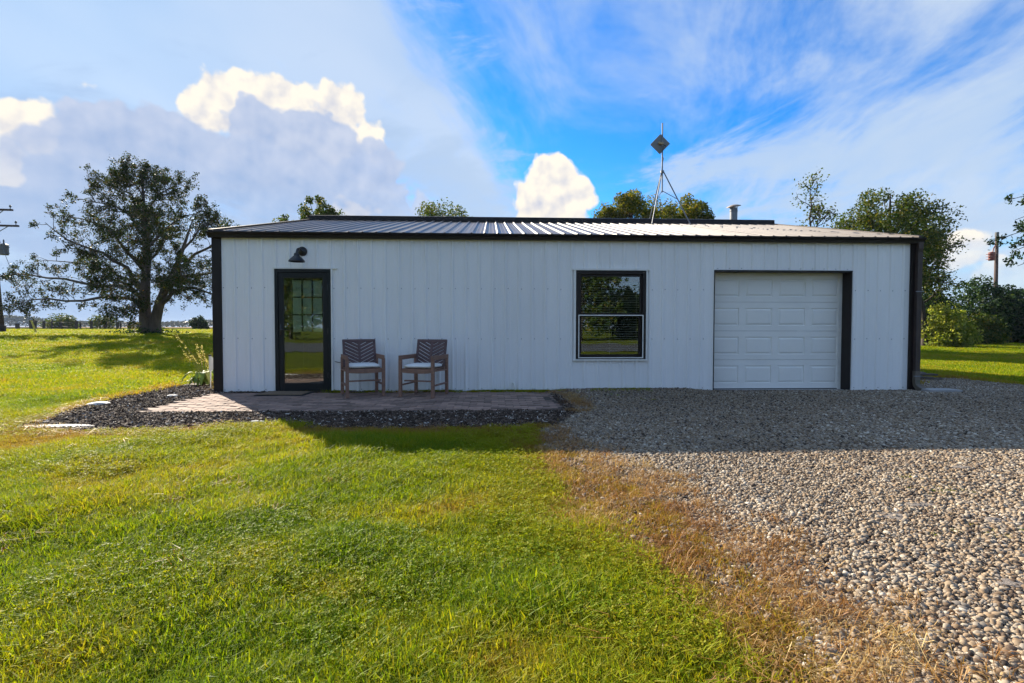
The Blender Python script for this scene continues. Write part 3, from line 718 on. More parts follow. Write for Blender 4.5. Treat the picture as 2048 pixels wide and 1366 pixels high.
for k in range(4):
    z0 = .018+k*sh; z1 = z0+sh-.004; cz = (z0+z1)/2-.005
    mb = MB(); p0, p1 = cz-hh_/2, cz+hh_/2
    mb.box(ax0, ax1, yd, yd+.04, z0, p0); mb.box(ax0, ax1, yd, yd+.04, p1, z1)
    xe = [ax0]+[e for i in range(nw) for e in (ax0+(i+.5)*pw-ww/2, ax0+(i+.5)*pw+ww/2)]+[ax1]
    for i in range(0, len(xe), 2): mb.box(xe[i], xe[i+1], yd, yd+.04, p0, p1)
    bpart(mb, 'door_section', 'garage', gar)
    for i in range(nw):
        o = link('raised_panel', rp, gar); o.location = Vector((ax0+(i+.5)*pw, yd, cz))-Vector(bld.location)
mb = MB(); mb.box(ax0, ax1, yd+.002, yd+.038, -.006, .0165); bpart(mb, 'bottom_seal', 'rubber', gar)
mb = MB(); mb.box(gx0+.03, gx1-.03, Y0-.05, yd+.3, -.05, .004); bpart(mb, 'door_threshold', 'slab')

# --- barn lamp over the entry
lp = thing('barn_lamp', 'black gooseneck barn lamp on the wall above the entry door', 'wall lamp', (-3.19, Y0-.02, 2.395))
mb = MB(); mb.lathe([(0, -.045), (.03, -.043), (.062, -.03), (.078, -.008), (.08, 0), (.08, .02)], 28, Matrix.Rotation(radians(-90), 4, 'X')); mb.build('backplate', 'blackmetal', lp, True)
pts = [(0, -.03, 0), (0, -.09, .018), (0, -.15, .022), (0, -.205, .002), (0, -.235, -.045), (0, -.245, -.095)]
mb = MB(); mb.tube(pts, [.019, .018, .018, .018, .018, .019], 12); mb.build('arm', 'blackmetal', lp, True)
mb = MB(); mb.lathe([(0, -.062), (.030, -.062), (.040, -.075), (.045, -.10), (.043, -.106), (.058, -.118), (.098, -.155), (.122, -.185), (.128, -.200), (.130, -.206), (.126, -.206), (.118, -.186), (.094, -.160), (.05, -.125), (0, -.12)], 32, Matrix.Translation((0, -.245, 0)))
mb.build('lamp_shade', 'blackmetal', lp, True)

# --- antenna tripod on the roof
base = Vector((4.60, 12.92, roof_z(12.92)+.02))
an = thing('antenna_mast', 'galvanised roof tripod mast carrying a square tilted panel antenna', 'antenna', base)
ap = Vector((4.475, 13.05, 5.19))-base
mb = MB(); mb.tube([Vector((4.475, 13.05, 4.66))-base, Vector((4.468, 13.05, 6.45))-base], .019, 8); mb.build('mast', 'galv', an)
feet = [(4.12, 12.75), (5.12, 12.75), (4.34, 13.85)]
for fx, fy in feet:
    p = Vector((fx, fy, roof_z(fy)+.025))-base; q = ap+Vector(((fx-4.475)*.06, (fy-13.05)*.06, -.02))
    mb = MB(); mb.tube([q, p], .015, 8); lg = mb.build('leg', 'galv', an)
    mb = MB(); mb.box(p.x-.05, p.x+.05, p.y-.04, p.y+.04, p.z-.028, p.z-.012); mb.build('foot_plate', 'galv', lg)
    k = .52; b_ = q*(1-k)+p*k; mb = MB(); mb.tube([Vector((4.475, 13.05, 4.70))-base, b_], .009, 6); mb.build('brace', 'galv', an)
mb = MB(); mb.lathe([(.02, -.03), (.05, -.03), (.05, .03), (.02, .03)], 10, Matrix.Translation(ap)); mb.build('collar', 'galv', an)
pc = Vector((4.43, 13.02, 5.93))-base
mb = MB(); mb.box(-.18, .18, -.016, .016, -.18, .18, Matrix.Translation(pc+Vector((0, .09, 0))) @ Matrix.Rotation(radians(-10), 4, 'Z') @ Matrix.Rotation(radians(8), 4, 'X') @ Matrix.Rotation(radians(45), 4, 'Y'), bev=.012)
pan = mb.build('antenna_panel', 'greyplastic', an)
mb = MB(); mb.box(-.065, .065, -.03, .03, -.03, .03, Matrix.Translation(pc+Vector((.0, .03, 0))) @ Matrix.Rotation(radians(10), 4, 'Y'), bev=.008); mb.build('bracket', 'tan', pan)
mb = MB(); mb.tube([pc+Vector((.05, .02, -.04)), pc+Vector((.10, -.02, -.075)), pc+Vector((.12, -.02, -.10))], .010, 6); mb.build('cable_plug', 'rubber', pan)
cpt = [pc+Vector((.06, .02, -.08)), pc+Vector((.02, -.01, -.3)), pc+Vector((.055, -.02, -.42)), pc+Vector((.025, -.02, -.55)), ap+Vector((-.02, -.03, .05)), Vector((4.36, 12.98, 4.75))-base, Vector((4.14, 12.74, roof_z(12.74)+.08))-base, Vector((4.09, 12.8, roof_z(12.8)+.03))-base]
mb = MB(); mb.tube(cpt, .008, 6); mb.build('cable', 'rubber', an)

# --- stove pipe
px_ = at(1467, 438, 14.1); zb_ = roof_z(14.1)
sp = thing('stove_pipe', 'galvanised stove pipe with tilted rain cap behind the ridge', 'flue pipe', (px_.x, 14.1, zb_-.02))
ztop = at(1467, 416, 14.1).z-zb_+.02
mb = MB(); mb.lathe([(.102, 0), (.102, ztop-.10), (.110, ztop-.10), (.110, ztop-.07), (.102, ztop-.07), (.102, ztop), (.094, ztop), (.094, .0)], 24); mb.build('pipe', 'galv', sp, False)
mb = MB(); mb.lathe([(.16, 0), (.15, .02), (.112, .06), (.106, .14)], 24); mb.build('flashing', 'galv', sp)
capM = Matrix.Translation((0, 0, ztop+.045)) @ Matrix.Rotation(radians(-9), 4, 'Y') @ Matrix.Rotation(radians(6), 4, 'X')
mb = MB(); mb.lathe([(0, .055), (.09, .04), (.19, .004), (.195, -.012), (.185, -.010), (.085, .026), (0, .04)], 24, capM); cp = mb.build('rain_cap', 'rusty', sp, True)
for a in (0, 2.1, 4.2):
    mb = MB(); mb.bar((.10*cos(a), .10*sin(a), ztop-.06), (.12*cos(a), .12*sin(a), ztop+.06), .02, .004); mb.build('cap_strap', 'rusty', sp)

# ------------------------------------------------------------------ chairs
def make_chair(label, loc, rz):
    t = thing('wooden_armchair', label, 'chair', loc, rz, 'wooden armchairs on the patio')
    W2, DF, DB = .275, -.27, .27       # local: front is -y
    lt = .048
    for s in (-1, 1):
        mb = MB(); mb.bar((s*(W2), DF, 0), (s*W2, DF, .60), lt, lt, bev=.004); mb.build('leg', 'chairwood', t)
        mb = MB(); mb.bar((s*(W2), DB, 0), (s*W2, DB-.005, .60), lt, lt, bev=.004); mb.build('leg', 'chairwood', t)
        mb = MB(); mb.bar((s*W2, DF-.04, .613), (s*W2, DB+.05, .613), .026, .068, roll=0, bev=.004)
        mb.v = [(x, y, z) for x, y, z in mb.v]; mb.build('armrest', 'chairwood', t)
        mb = MB(); mb.bar((s*W2, DF+.02, .185), (s*W2, DB-.02, .185), .022, .040, roll=pi/2, bev=.003); mb.build('stretcher', 'chairwood', t)
        mb = MB(); mb.bar((s*W2, DF+.02, .415), (s*W2, DB-.02, .40), .022, .055, roll=pi/2, bev=.003); mb.build('side_rail', 'chairwood', t)
    mb = MB(); mb.bar((-W2+.02, DF+.10, .245), (W2-.02, DF+.10, .245), .035, .022, roll=0, bev=.003); mb.build('stretcher', 'chairwood', t)
    mb = MB()                              # bowed front rail
    n = 9
    for i in range(n):
        x0, x1 = -W2+.02+(2*W2-.04)*i/n, -W2+.02+(2*W2-.04)*(i+1)/n
        b0, b1 = .018*(1-((x0)/W2)**2), .018*(1-(x1/W2)**2)
        mb.add([(x0, DF-.012, .385-b0*.9), (x1, DF-.012, .385-b1*.9), (x1, DF-.012, .438), (x0, DF-.012, .438), (x0, DF+.014, .385-b0*.9), (x1, DF+.014, .385-b1*.9), (x1, DF+.014, .438), (x0, DF+.014, .438)],
               [(0, 1, 2, 3), (7, 6, 5, 4), (3, 2, 6, 7), (0, 4, 5, 1)])
    mb.build('front_rail', 'chairwood', t)
    mb = MB(); mb.bar((-W2+.02, DB-.01, .405), (W2-.02, DB-.01, .405), .055, .022, bev=.003); mb.build('back_rail', 'chairwood', t)
    for i in range(7):
        y = DF+.045+i*.073; mb = MB(); mb.box(-W2+.012, W2-.012, y-.028, y+.028, .426, .440, bev=.003); mb.build('seat_slat', 'chairwood', t)
    # leaning back: frame coordinates (u across, w up the back)
    z0, z1 = .44, .885
    B = Matrix.Translation((0, DB-.055, z0)) @ Matrix.Rotation(radians(-13), 4, 'X')
    hb = (z1-z0)/cos(radians(13)); hw = .265
    def bb(name, x0, x1, za, zb2, y0=-.013, y1=.013, rot=None):
        mb = MB(); mb.box(x0, x1, y0, y1, za, zb2, B if rot is None else B @ rot, bev=.003); return mb.build(name, 'chairback', t)
    bb('back_stile', -hw, -hw+.038, 0, hb-.045); bb('back_stile', hw-.038, hw, 0, hb-.045); bb('centre_stile', -.019, .019, 0, hb-.045)
    bb('top_rail', -hw, hw, hb-.045, hb, -.015, .015)
    xi, xo = .019, hw-.038; sl = .52          # chevron: slats rise outwards
    pit = .0585; wd = .0475; ztop_ = hb-.047
    for s in (-1, 1):
        k = -2
        while True:
            za = -.10+k*pit
            k += 1
            if za > ztop_: break
            # parallelogram clipped to the bay
            poly = [(xi, za), (xo, za+(xo-xi)*sl), (xo, za+(xo-xi)*sl+wd), (xi, za+wd)]
            def clip(P, lim, top):
                out = []
                for i in range(len(P)):
                    a, b_ = P[i], P[(i+1) % len(P)]; ia = (a[1] <= lim) if top else (a[1] >= lim); ib = (b_[1] <= lim) if top else (b_[1] >= lim)
                    if ia: out.append(a)
                    if ia != ib:
                        f = (lim-a[1])/(b_[1]-a[1]); out.append((a[0]+(b_[0]-a[0])*f, lim))
                return out
            poly = clip(poly, ztop_, True)
            if len(poly) >= 3: poly = clip(poly, .004, False)
            if len(poly) < 3: continue
            n = len(poly); vs = [B @ Vector((s*x, -.007, z)) for x, z in poly]+[B @ Vector((s*x, .007, z)) for x, z in poly]
            fs = [tuple(range(n)), tuple(range(n, 2*n))[::-1]]+[(i, n+i, n+(i+1) % n, (i+1) % n) for i in range(n)]
            if s < 0: fs = [f[::-1] for f in fs]
            mb = MB(); mb.add(vs, fs); mb.build('chevron_slat', 'chairback', t)
    return t
def make_cushion(label, loc, rz):
    # soft pad: superellipse outline, pillowed top and bottom, piping seam
    nu, nv = 40, 9; vs = []; fs = []
    for j in range(nv):
        ph = -pi/2+pi*j/(nv-1)
        r = abs(cos(ph))**.38; zz = math.copysign(abs(sin(ph))**.9, sin(ph))
        for i in range(nu):
            a = 2*pi*i/nu; cx = math.copysign(abs(cos(a))**.28, cos(a)); sy = math.copysign(abs(sin(a))**.28, sin(a))
            vs.append((cx*.248*r, sy*.238*r, .036+.035*zz+.004*sin(a*5+j)*r))
    for j in range(nv-1):
        for i in range(nu): fs.append((j*nu+i, j*nu+(i+1) % nu, (j+1)*nu+(i+1) % nu, (j+1)*nu+i))
    mb = MB(); mb.add(vs, fs); o = mb.build('seat_cushion', 'cushion', None, True); o.location = loc; o.rotation_euler = (0, 0, rz)
    return tag(o, label, 'cushion', 'white cushions on the armchairs')
PZ = .030                                      # top of the paving
c1_, r1 = Vector((-2.06, 8.105, PZ)), radians(24); c2_, r2_ = Vector((-1.07, 8.035, PZ)), radians(-18)
make_chair('brown wooden armchair with chevron back, the one beside the entry door', c1_, r1)
make_chair('brown wooden armchair with chevron back, the one farther from the entry door', c2_, r2_)
def on(c, r, v): return c+Matrix.Rotation(r, 3, 'Z') @ Vector(v)
make_cushion('white seat cushion on the armchair beside the entry door', on(c1_, r1, (0, -.025, .441)), r1)
make_cushion('white seat cushion on the armchair farther from the entry door', on(c2_, r2_, (0, -.025, .441)), r2_)

# ------------------------------------------------------------------ brick patio
pat = thing('brick_patio', 'reddish brown brick paver patio laid along the white wall', 'patio', (-1.7, 7.6, 0))
x0p, x1p, y0p, y1p = PATIO; BW, BD = .205, .102
bm_meshes = []
for q in range(6):
    r = random.Random(q); mb = MB(); mb.box(-BW/2+.003, BW/2-.003, -BD/2+.003, BD/2-.003, -.05, 0, bev=.005)
    mb.v = [(x+r.uniform(-.0015, .0015), y+r.uniform(-.0015, .0015), z+r.uniform(-.002, .001)) for x, y, z in mb.v]; bm_meshes.append(mb.mesh('brick', 'brick'))
rr = random.Random(21); bricks = []
ny = int((y1p-y0p)/BD)
for jy in range(ny):
    y = y0p+BD*(jy+.5); xo = (jy % 2)*BW/2
    nxb = int((x1p-x0p)/BW)+1
    for i in range(nxb):
        x = x0p+BW*(i+.5)+xo-BW/4
        end = x1p-.25+fbm(x, y, 2.3)*.5
        if x > end or x < x0p: continue
        if x > .4 and rr.random() < (x-.4)*.5: continue
        z = PZ-.004+rr.uniform(-.006, .004)-(.02*max(0, x-.3))
        bricks.append((x, y, z))
mb = MB(); mb.box(x0p+.02, x1p-.3, y0p+.015, y1p, -.02, PZ-.022); o = mb.build('patio_bed', 'mulchbase', pat); o.location = -Vector(pat.location)
bricks.sort(key=lambda b: -(.21/((b[0])**2+b[1]**2)*EYE))
rest = MB()
for n, (x, y, z) in enumerate(bricks):
    e = Euler((rr.gauss(0, .012), rr.gauss(0, .010), rr.gauss(0, .016)))
    if n < 300:
        o = link('brick', bm_meshes[n % 6], pat); o.location = Vector((x, y, z))-Vector(pat.location); o.rotation_euler = e
    else:
        Mx = Matrix.Translation(Vector((x, y, z))-Vector(pat.location)) @ e.to_matrix().to_4x4()
        rest.box(-BW/2+.003, BW/2-.003, -BD/2+.003, BD/2-.003, -.05, 0, Mx, bev=.005)
if rest.v: o = rest.build('brick_rows', 'brick', pat); o['kind'] = 'stuff'

# ------------------------------------------------------------------ small things by the wall
dm = thing('doormat', 'brown coir doormat with black rubber border at the entry door', 'doormat', (-3.36, 8.30, PZ-.004), radians(-2))
mb = MB(); mb.box(-.39, .39, -.25, .25, 0, .012, bev=.003); mb.build('rubber_border', 'rubber', dm)
mb = MB(); mb.box(-.35, .35, -.21, .21, .0125, .020, bev=.002); mb.build('coir_pad', 'coir', dm)

vp = thing('vent_pipe', 'short bent white plastic pipe at the foot of the white wall', 'pipe', (.40, Y0-.06, 0))
mb = MB(); mb.tube([(.012, -.02, 0.), (.012, -.018, .09), (.006, -.014, .125), (-.006, .0, .147), (-.012, .055, .152)], .016, 10); mb.build('pipe', 'pvc', vp, True)
mb = MB(); mb.tube([(-.009, .012, .149), (-.012, .034, .152)], .022, 10); mb.build('coupling', 'pvc', vp, True)

mb = MB(); mb.tube([(-2.66, Y0-.02, .53), (-2.58, Y0-.04, .515), (-2.48, Y0-.09, .52), (-2.41, Y0-.16, .555), (-2.38, Y0-.22, .57)], .006, 6)
tag(mb.build('power_cord', 'rubber'), 'thin black cord from the wall to the chair arm', 'cord')

# stake sign seen nearly edge-on, beside the corner
sg0 = gnd(421, 780)
sg = thing('stake_sign', 'small pale pointed sign on a thin stake by the dark corner trim', 'sign', (sg0[0], sg0[1], 0))
mb = MB(); mb.bar((0, 0, -.05), (.012, 0, .62), .016, .012); mb.build('stake', 'signback', sg)
mb = MB(); vs = [(-.012, 0, .335), (-.012, 0, .60), (.02, 0, .60), (.085, .02, .545), (.088, .02, .42), (.03, .005, .34)]
mb.add([(x, y-.010, z) for x, y, z in vs]+[(x, y-.016, z) for x, y, z in vs], [(0, 1, 2, 3, 4, 5), (11, 10, 9, 8, 7, 6)]+[(i, 6+i, 6+(i+1) % 6, (i+1) % 6) for i in range(6)]); mb.build('sign_panel', 'signback', sg)
mb = MB(); mb.box(-.018, .022, -.02, .012, .60, .625, bev=.004); mb.build('stake_cap', 'rubber', sg)

# hosta with flower stalks
hp = gnd(405, 772)
ho = thing('hosta_plant', 'yellow green hosta with tall leaning seed stalks at the building corner', 'plant', (hp[0], hp[1]+.02, 0))
r = random.Random(4); mb = MB(); lv = MB()
for i in range(44):
    a = r.uniform(0, 2*pi); L = r.uniform(.14, .30); lift = r.uniform(.10, .42); w = L*r.uniform(.34, .46)
    base_ = Vector((r.uniform(-.04, .04), r.uniform(-.04, .04), .02)); d = Vector((cos(a), sin(a), 0)); side = Vector((-sin(a), cos(a), 0))
    stem_end = base_+d*r.uniform(.03, .12)+Vector((0, 0, lift*.6)); mb.tube([base_, stem_end], .004, 4, False)
    prev = None; vs = []
    for q in range(6):
        t = q/5; c = stem_end+d*L*t+Vector((0, 0, lift*.45*t-lift*.95*t*t)); ww2 = w*sin(pi*min(1, t*.93+.07))**.7*(.5)
        vs += [c-side*ww2+Vector((0, 0, ww2*.35)), c, c+side*ww2+Vector((0, 0, ww2*.35))]
    fs = []
    for q in range(5): fs += [(q*3, q*3+1, q*3+4, q*3+3), (q*3+1, q*3+2, q*3+5, q*3+4)]
    lv.add(vs, fs)
mb.build('leaf_stems', 'stem', ho); lv.build('foliage', 'hosta', ho, True)
for (xa, ya) in ((352, 668), (357, 690), (392, 686), (398, 705), (402, 690), (416, 720), (384, 708), (408, 712)):
    tip = at(xa, ya, hp[1]+r.uniform(-.12, .12))-Vector(ho.location); b0 = Vector((r.uniform(-.03, .05), r.uniform(-.03, .03), .05)); mid = b0*.45+tip*.55+Vector((.05, 0, .04))
    mb = MB(); pts = [b0, b0*.7+mid*.3+Vector((.02, 0, .02)), mid, mid*.5+tip*.5+Vector((.01, 0, .01)), tip]; mb.tube(pts, [.005, .005, .004, .003, .002], 5); stk = mb.build('flower_stalk', 'stem', ho)
    fl = MB()
    for q in range(26):
        t = r.uniform(.0, 1.)**.8; c = mid*(1-t)+tip*t+Vector((r.gauss(0, .012), r.gauss(0, .012), r.gauss(0, .01))); n_ = Vector((r.uniform(-1, 1), r.uniform(-1, 1), -.7)).normalized(); s1_ = n_.orthogonal().normalized(); s2_ = n_.cross(s1_); L = r.uniform(.018, .036)
        fl.add([c, c+n_*L*.6+s1_*L*.28, c+n_*L, c+n_*L*.6-s1_*L*.28], [(0, 1, 2, 3)]); fl.add([c, c+n_*L*.6+s2_*L*.28, c+n_*L, c+n_*L*.6-s2_*L*.28], [(0, 1, 2, 3)])
    fl.build('seed_heads', 'flower', stk)

# rocks and slabs
def rock(name, label, cat, loc, size, mat, seed, flat=1., group=None, rz=0.):
    import bmesh
    bm = bmesh.new(); bmesh.ops.create_icosphere(bm, subdivisions=3, radius=1.); r = np.random.default_rng(seed)
    K = r.normal(size=(7, 3)); ph = r.uniform(0, 6, 7)
    for v in bm.verts:
        d = np.array(v.co); n = sum(np.sin(2.1*(K[i]@d)+ph[i]) for i in range(7))/7; m = sum(np.sin(6.*(K[i]@d)+ph[i]*2) for i in range(7))/7
        s = 1+.40*n+.26*m; q = d*s; q = np.sign(q)*np.abs(q)**.85; v.co = Vector(q*np.array(size)*np.array([.62, .62, .55]))
    me = bpy.data.meshes.new(name); bm.to_mesh(me); bm.free(); me.materials.append(M[mat]); o = link(name, me); o.location = loc; o.rotation_euler = (0, 0, rz)
    return tag(o, label, cat, group)
def rock_px(x, y, *a, **k): p = gnd(x, y); return (p[0], p[1], .004+.020*(p[0] < 0))
rock('limestone_slab', 'long white limestone slab at the outer edge of the mulch bed', 'rock', rock_px(122, 857), (.62, .10, .030), 'whiterock', 4, rz=.03)
rock('limestone_slab', 'white limestone slab half sunk in the mulch beside the lawn', 'rock', rock_px(196, 812), (.20, .15, .050), 'whiterock', 7, rz=.4)
rock('limestone_chip', 'small white stone in the mulch in front of the patio', 'rock', rock_px(512, 848), (.14, .05, .03), 'whiterock', 9)
rock('limestone_chip', 'small broken white stone in the mulch near the sign stake', 'rock', rock_px(345, 795), (.13, .09, .04), 'whiterock', 14, rz=.3)
rock('concrete_lump', 'flat pale concrete lump in the sunny gravel', 'rock', rock_px(1790, 1035), (.15, .10, .025), 'concrete', 21, rz=-.3)
rock('concrete_lump', 'wide low concrete lump ending in a dark hollow in the sunny gravel', 'rock', rock_px(1835, 1012), (.17, .09, .028), 'concrete', 25, rz=.2)
rock('concrete_lump', 'pinkish concrete lump among the larger pebbles', 'rock', rock_px(2022, 1172), (.09, .07, .022), 'concrete', 29)
rock('concrete_lump', 'dark rounded lump casting a shadow in the gravel', 'rock', rock_px(1985, 1045), (.085, .06, .04), 'concrete', 33)
rock('concrete_lump', 'grey lump in the gravel close to the shadow edge', 'rock', rock_px(1925, 938), (.13, .07, .035), 'concrete', 35)
rock('concrete_lump', 'grey stone lying where straw meets the gravel', 'rock', rock_px(1478, 1105), (.11, .07, .04), 'concrete', 41, rz=.5)
rock('flat_stone', 'flat grey stone in the shaded gravel to the side of the downspout', 'rock', rock_px(1905, 831), (.13, .10, .03), 'concrete', 45)
mb = MB(); p = gnd(1878, 784); mb.box(-.28, .30, -.13, .13, -.03, .045, bev=.008); o = mb.build('splash_slab', 'slab'); o.location = (p[0], p[1], .008); o.rotation_euler = (0, .01, -.04)
tag(o, 'long grey concrete splash slab at the foot of the downspout', 'slab')
# pile of old planks beyond the corner
pl = thing('plank_pile', 'low pile of weathered planks lying behind the building corner', 'lumber pile', (8.75, 10.6, 0))
r = random.Random(8)
for i in range(9):
    k = i//3; L = r.uniform(1.1, 1.9); mb = MB(); mb.box(-L/2, L/2, -.075, .075, -.019, .019, bev=.004); o = mb.build('plank', 'plank', pl)
    o.location = (r.uniform(-.25, .25), (i % 3)*.19-.19+r.uniform(-.03, .03), .03+k*.042); o.rotation_euler = (0, r.uniform(-.01, .01), r.uniform(-.10, .10))

# ------------------------------------------------------------------ trees
def rv(r): 
    v = r.normal(size=3); return v/np.linalg.norm(v)
class Grow:
    def __init__(s, seed): s.r = np.random.default_rng(seed); s.tubes = []; s.tips = []
    def limb(s, pts, r0, r1, n=7):
        P = np.array(pts, float); s.tubes.append((P, np.linspace(r0, r1, len(P)), n)); return P
    def branch(s, p, d, L, rad, lvl, maxl, nch, up, wob, droop=0.):
        n = 6 if lvl < maxl else 4; P = [np.array(p, float)]; d = np.array(d, float); d /= np.linalg.norm(d); dirs = [d]
        for i in range(n):
            d = d+rv(s.r)*wob+np.array([0, 0, up])-np.array([0, 0, droop])*(i/n); d /= np.linalg.norm(d); dirs.append(d); P.append(P[-1]+d*L/n)
        P = np.array(P); s.tubes.append((P, np.linspace(rad, max(rad*.3, .004), len(P)), 5 if lvl < maxl else 4))
        if lvl >= maxl-1: s.tips.append(P)
        if lvl < maxl:
            for k in range(nch[lvl]):
                t = s.r.uniform(.2, 1.)*n; i = min(int(t), n-1); q = P[i]+(P[i+1]-P[i])*(t-i)
                ax = rv(s.r); dd = dirs[i]; pr = ax-dd*(ax@dd); pr /= np.linalg.norm(pr); sp = s.r.uniform(.5, 1.0)
                s.branch(q, dd*(1-sp*.5)+pr*sp, L*s.r.uniform(.32, .6)*(1.15-.5*t/n), rad*.5, lvl+1, maxl, nch, up, wob, droop)
    def along(s, P, t0, t1, count, L, rad, maxl, nch, up, wob, out=None, droop=0.):
        n = len(P)-1
        for k in range(count):
            t = s.r.uniform(t0, t1)*n; i = min(int(t), n-1); q = P[i]+(P[i+1]-P[i])*(t-i); dd = P[i+1]-P[i]; dd /= np.linalg.norm(dd)
            ax = rv(s.r)
            if out is not None: ax = ax+out*.5
            pr = ax-dd*(ax@dd); pr /= np.linalg.norm(pr)+1e-9; sp = s.r.uniform(.55, 1.)
            s.branch(q, dd*(1-sp*.45)+pr*sp, L*s.r.uniform(.6, 1.1)*(1.1-.5*t/n), rad, 0, maxl, nch, up, wob, droop)
    def wood(s, name, mat, parent, off):
        mb = MB()
        for P, R_, n in s.tubes: mb.tube([Vector(p-off) for p in P], list(R_), n, False)
        return mb.build(name, mat, parent, True)
    def leaves(s, name, mat, parent, off, per, size, spread, keep=None):
        pts = []
        for P in s.tips:
            k = s.r.poisson(per)
            if k == 0: continue
            t = s.r.uniform(.15, 1., k)*(len(P)-1); i = np.minimum(t.astype(int), len(P)-2); f = (t-i)[:, None]
            pts.append(P[i]*(1-f)+P[i+1]*f+s.r.normal(size=(k, 3))*spread)
        pts = np.concatenate(pts)-off
        return leaf_mesh(name, pts, size, mat, parent, s.r)
def leaf_mesh(name, pts, size, mat, parent, r, up=.35, aspect=.55):
    n = len(pts); a = r.normal(size=(n, 3)); a /= np.linalg.norm(a, axis=1)[:, None]
    nn = r.normal(size=(n, 3)); nn[:, 2] += up; b = np.cross(a, nn); b /= np.linalg.norm(b, axis=1)[:, None]+1e-9
    L = (size*r.uniform(.6, 1.35, n))[:, None]; w = L*aspect
    V = np.stack([pts-a*L*.5, pts-a*L*.05+b*w*.5, pts+a*L*.5, pts-a*L*.05-b*w*.5], 1).reshape(-1, 3)
    return np_mesh(name, V, np.arange(4*n).reshape(-1, 4), mat, parent)

# the old spreading tree on the left lawn
TY = 27.5; tb = at(300, 668, TY); tz = float(terrain(tb.x, TY)); off = np.array([tb.x, TY, tz])
tree = thing('old_spreading_tree', 'old spreading tree with forked trunk and thinning crown on the lawn', 'tree', off)
G = Grow(4)
def P3(seq, dep0, dep1):
    n = len(seq); return [np.array(at(x, y, TY+dep0+(dep1-dep0)*(i/(n-1))**1.3)) for i, (x, y) in enumerate(seq)]
A = G.limb([off+np.array([-.12, 0, -.1]), off+np.array([-.14, 0, .1])]+P3([(291, 640), (289, 605), (291, 560), (294, 510), (291, 460), (288, 420), (286, 388), (282, 352)], 0, .3), .50, .03, 12)
G.tubes[-1] = (A, np.array([.44, .35, .29, .26, .22, .18, .14, .10, .06, .02]), 12)
Bq = G.limb([off+np.array([.28, 0, -.1]), off+np.array([.26, 0, .1])]+P3([(310, 645), (317, 615), (328, 583), (342, 555), (358, 520), (372, 480), (385, 440)], 0, -.4), .42, .03, 12)
G.tubes[-1] = (Bq, np.array([.38, .31, .27, .235, .20, .16, .11, .07, .02]), 12)
limbs = [([(287, 612), (255, 596), (205, 594), (130, 602), (60, 600), (30, 606)], 0, -1.5, .13), ([(288, 595), (235, 572), (165, 566), (95, 556), (45, 548), (20, 552)], 0, 1.5, .13),
  ([(289, 580), (255, 535), (205, 505), (135, 480), (90, 445)], 0, -2., .14), ([(291, 545), (250, 500), (225, 462), (165, 438), (128, 430)], 0, 2.2, .12), ([(291, 480), (262, 432), (228, 410), (163, 398)], 0, -1.6, .10),
  ([(289, 430), (262, 388), (222, 368), (186, 354)], 0, 1.2, .07), ([(290, 440), (308, 402), (330, 382), (362, 366)], 0, -1.2, .08), ([(292, 500), (328, 462), (368, 432), (408, 418)], 0, 2., .10), ([(288, 400), (296, 372), (312, 350)], 0, 1., .05), ([(287, 395), (262, 362), (250, 345)], 0, -.8, .05),
  ([(318, 612), (348, 582), (385, 575), (425, 588), (450, 610)], 0, -1.5, .15), ([(330, 580), (372, 552), (430, 545), (480, 560)], 0, 1.8, .13), ([(345, 550), (390, 508), (440, 478), (480, 470)], 0, -2., .12), ([(365, 500), (400, 455), (425, 440)], 0, 1.4, .08),
  ([(290, 560), (275, 520), (245, 490), (215, 455)], 0, -4.2, .13), ([(290, 560), (300, 520), (325, 490), (345, 470)], 0, 4.2, .13), ([(289, 600), (262, 575), (225, 560), (180, 548)], 0, -4.0, .12), ([(325, 590), (350, 560), (370, 545)], 0, -4., .12), ([(322, 600), (340, 570), (372, 560)], 0, 4., .12), ([(292, 500), (285, 450), (270, 420)], 0, 3.5, .10), ([(292, 500), (300, 450), (312, 425)], 0, -3.5, .10),
  ([(288, 590), (260, 560), (215, 540), (150, 525), (75, 520)], 0, 3., .12), ([(306, 640), (280, 625), (262, 612), (240, 622)], 0, -2.5, .07)]
for seq, d0, d1, r0 in limbs:
    P = np.array(P3(seq, d0, d1)); 
    Pi = [P[0]]
    for i in range(len(P)-1):
        for f in (.5, 1.): Pi.append(P[i]*(1-f)+P[i+1]*f+(rv(G.r)*.10 if f < 1 else 0))
    P = np.array(Pi); G.limb(P, r0*.85, .012, 7)
    G.along(P, .16, 1., 27, 1.38, .018, 2, (4, 4), .05, .30, droop=.12)
G.along(A, .45, .95, 14, 1.0, .03, 2, (4, 4), .06, .25)
G.along(Bq, .45, .95, 12, 1.1, .03, 2, (4, 4), .10, .25)
G.wood('trunk', 'bark', tree, off); G.leaves('crown', 'leaf_old', tree, off, 5.2, .098, .07)
bs = np.random.default_rng(2); pp = np.stack([bs.normal(0, .75, 900), bs.normal(-.1, .5, 900), np.abs(bs.normal(0, .16, 900))], 1)
leaf_mesh('base_sprouts', pp, .13, 'leaf_dark', tree, bs)

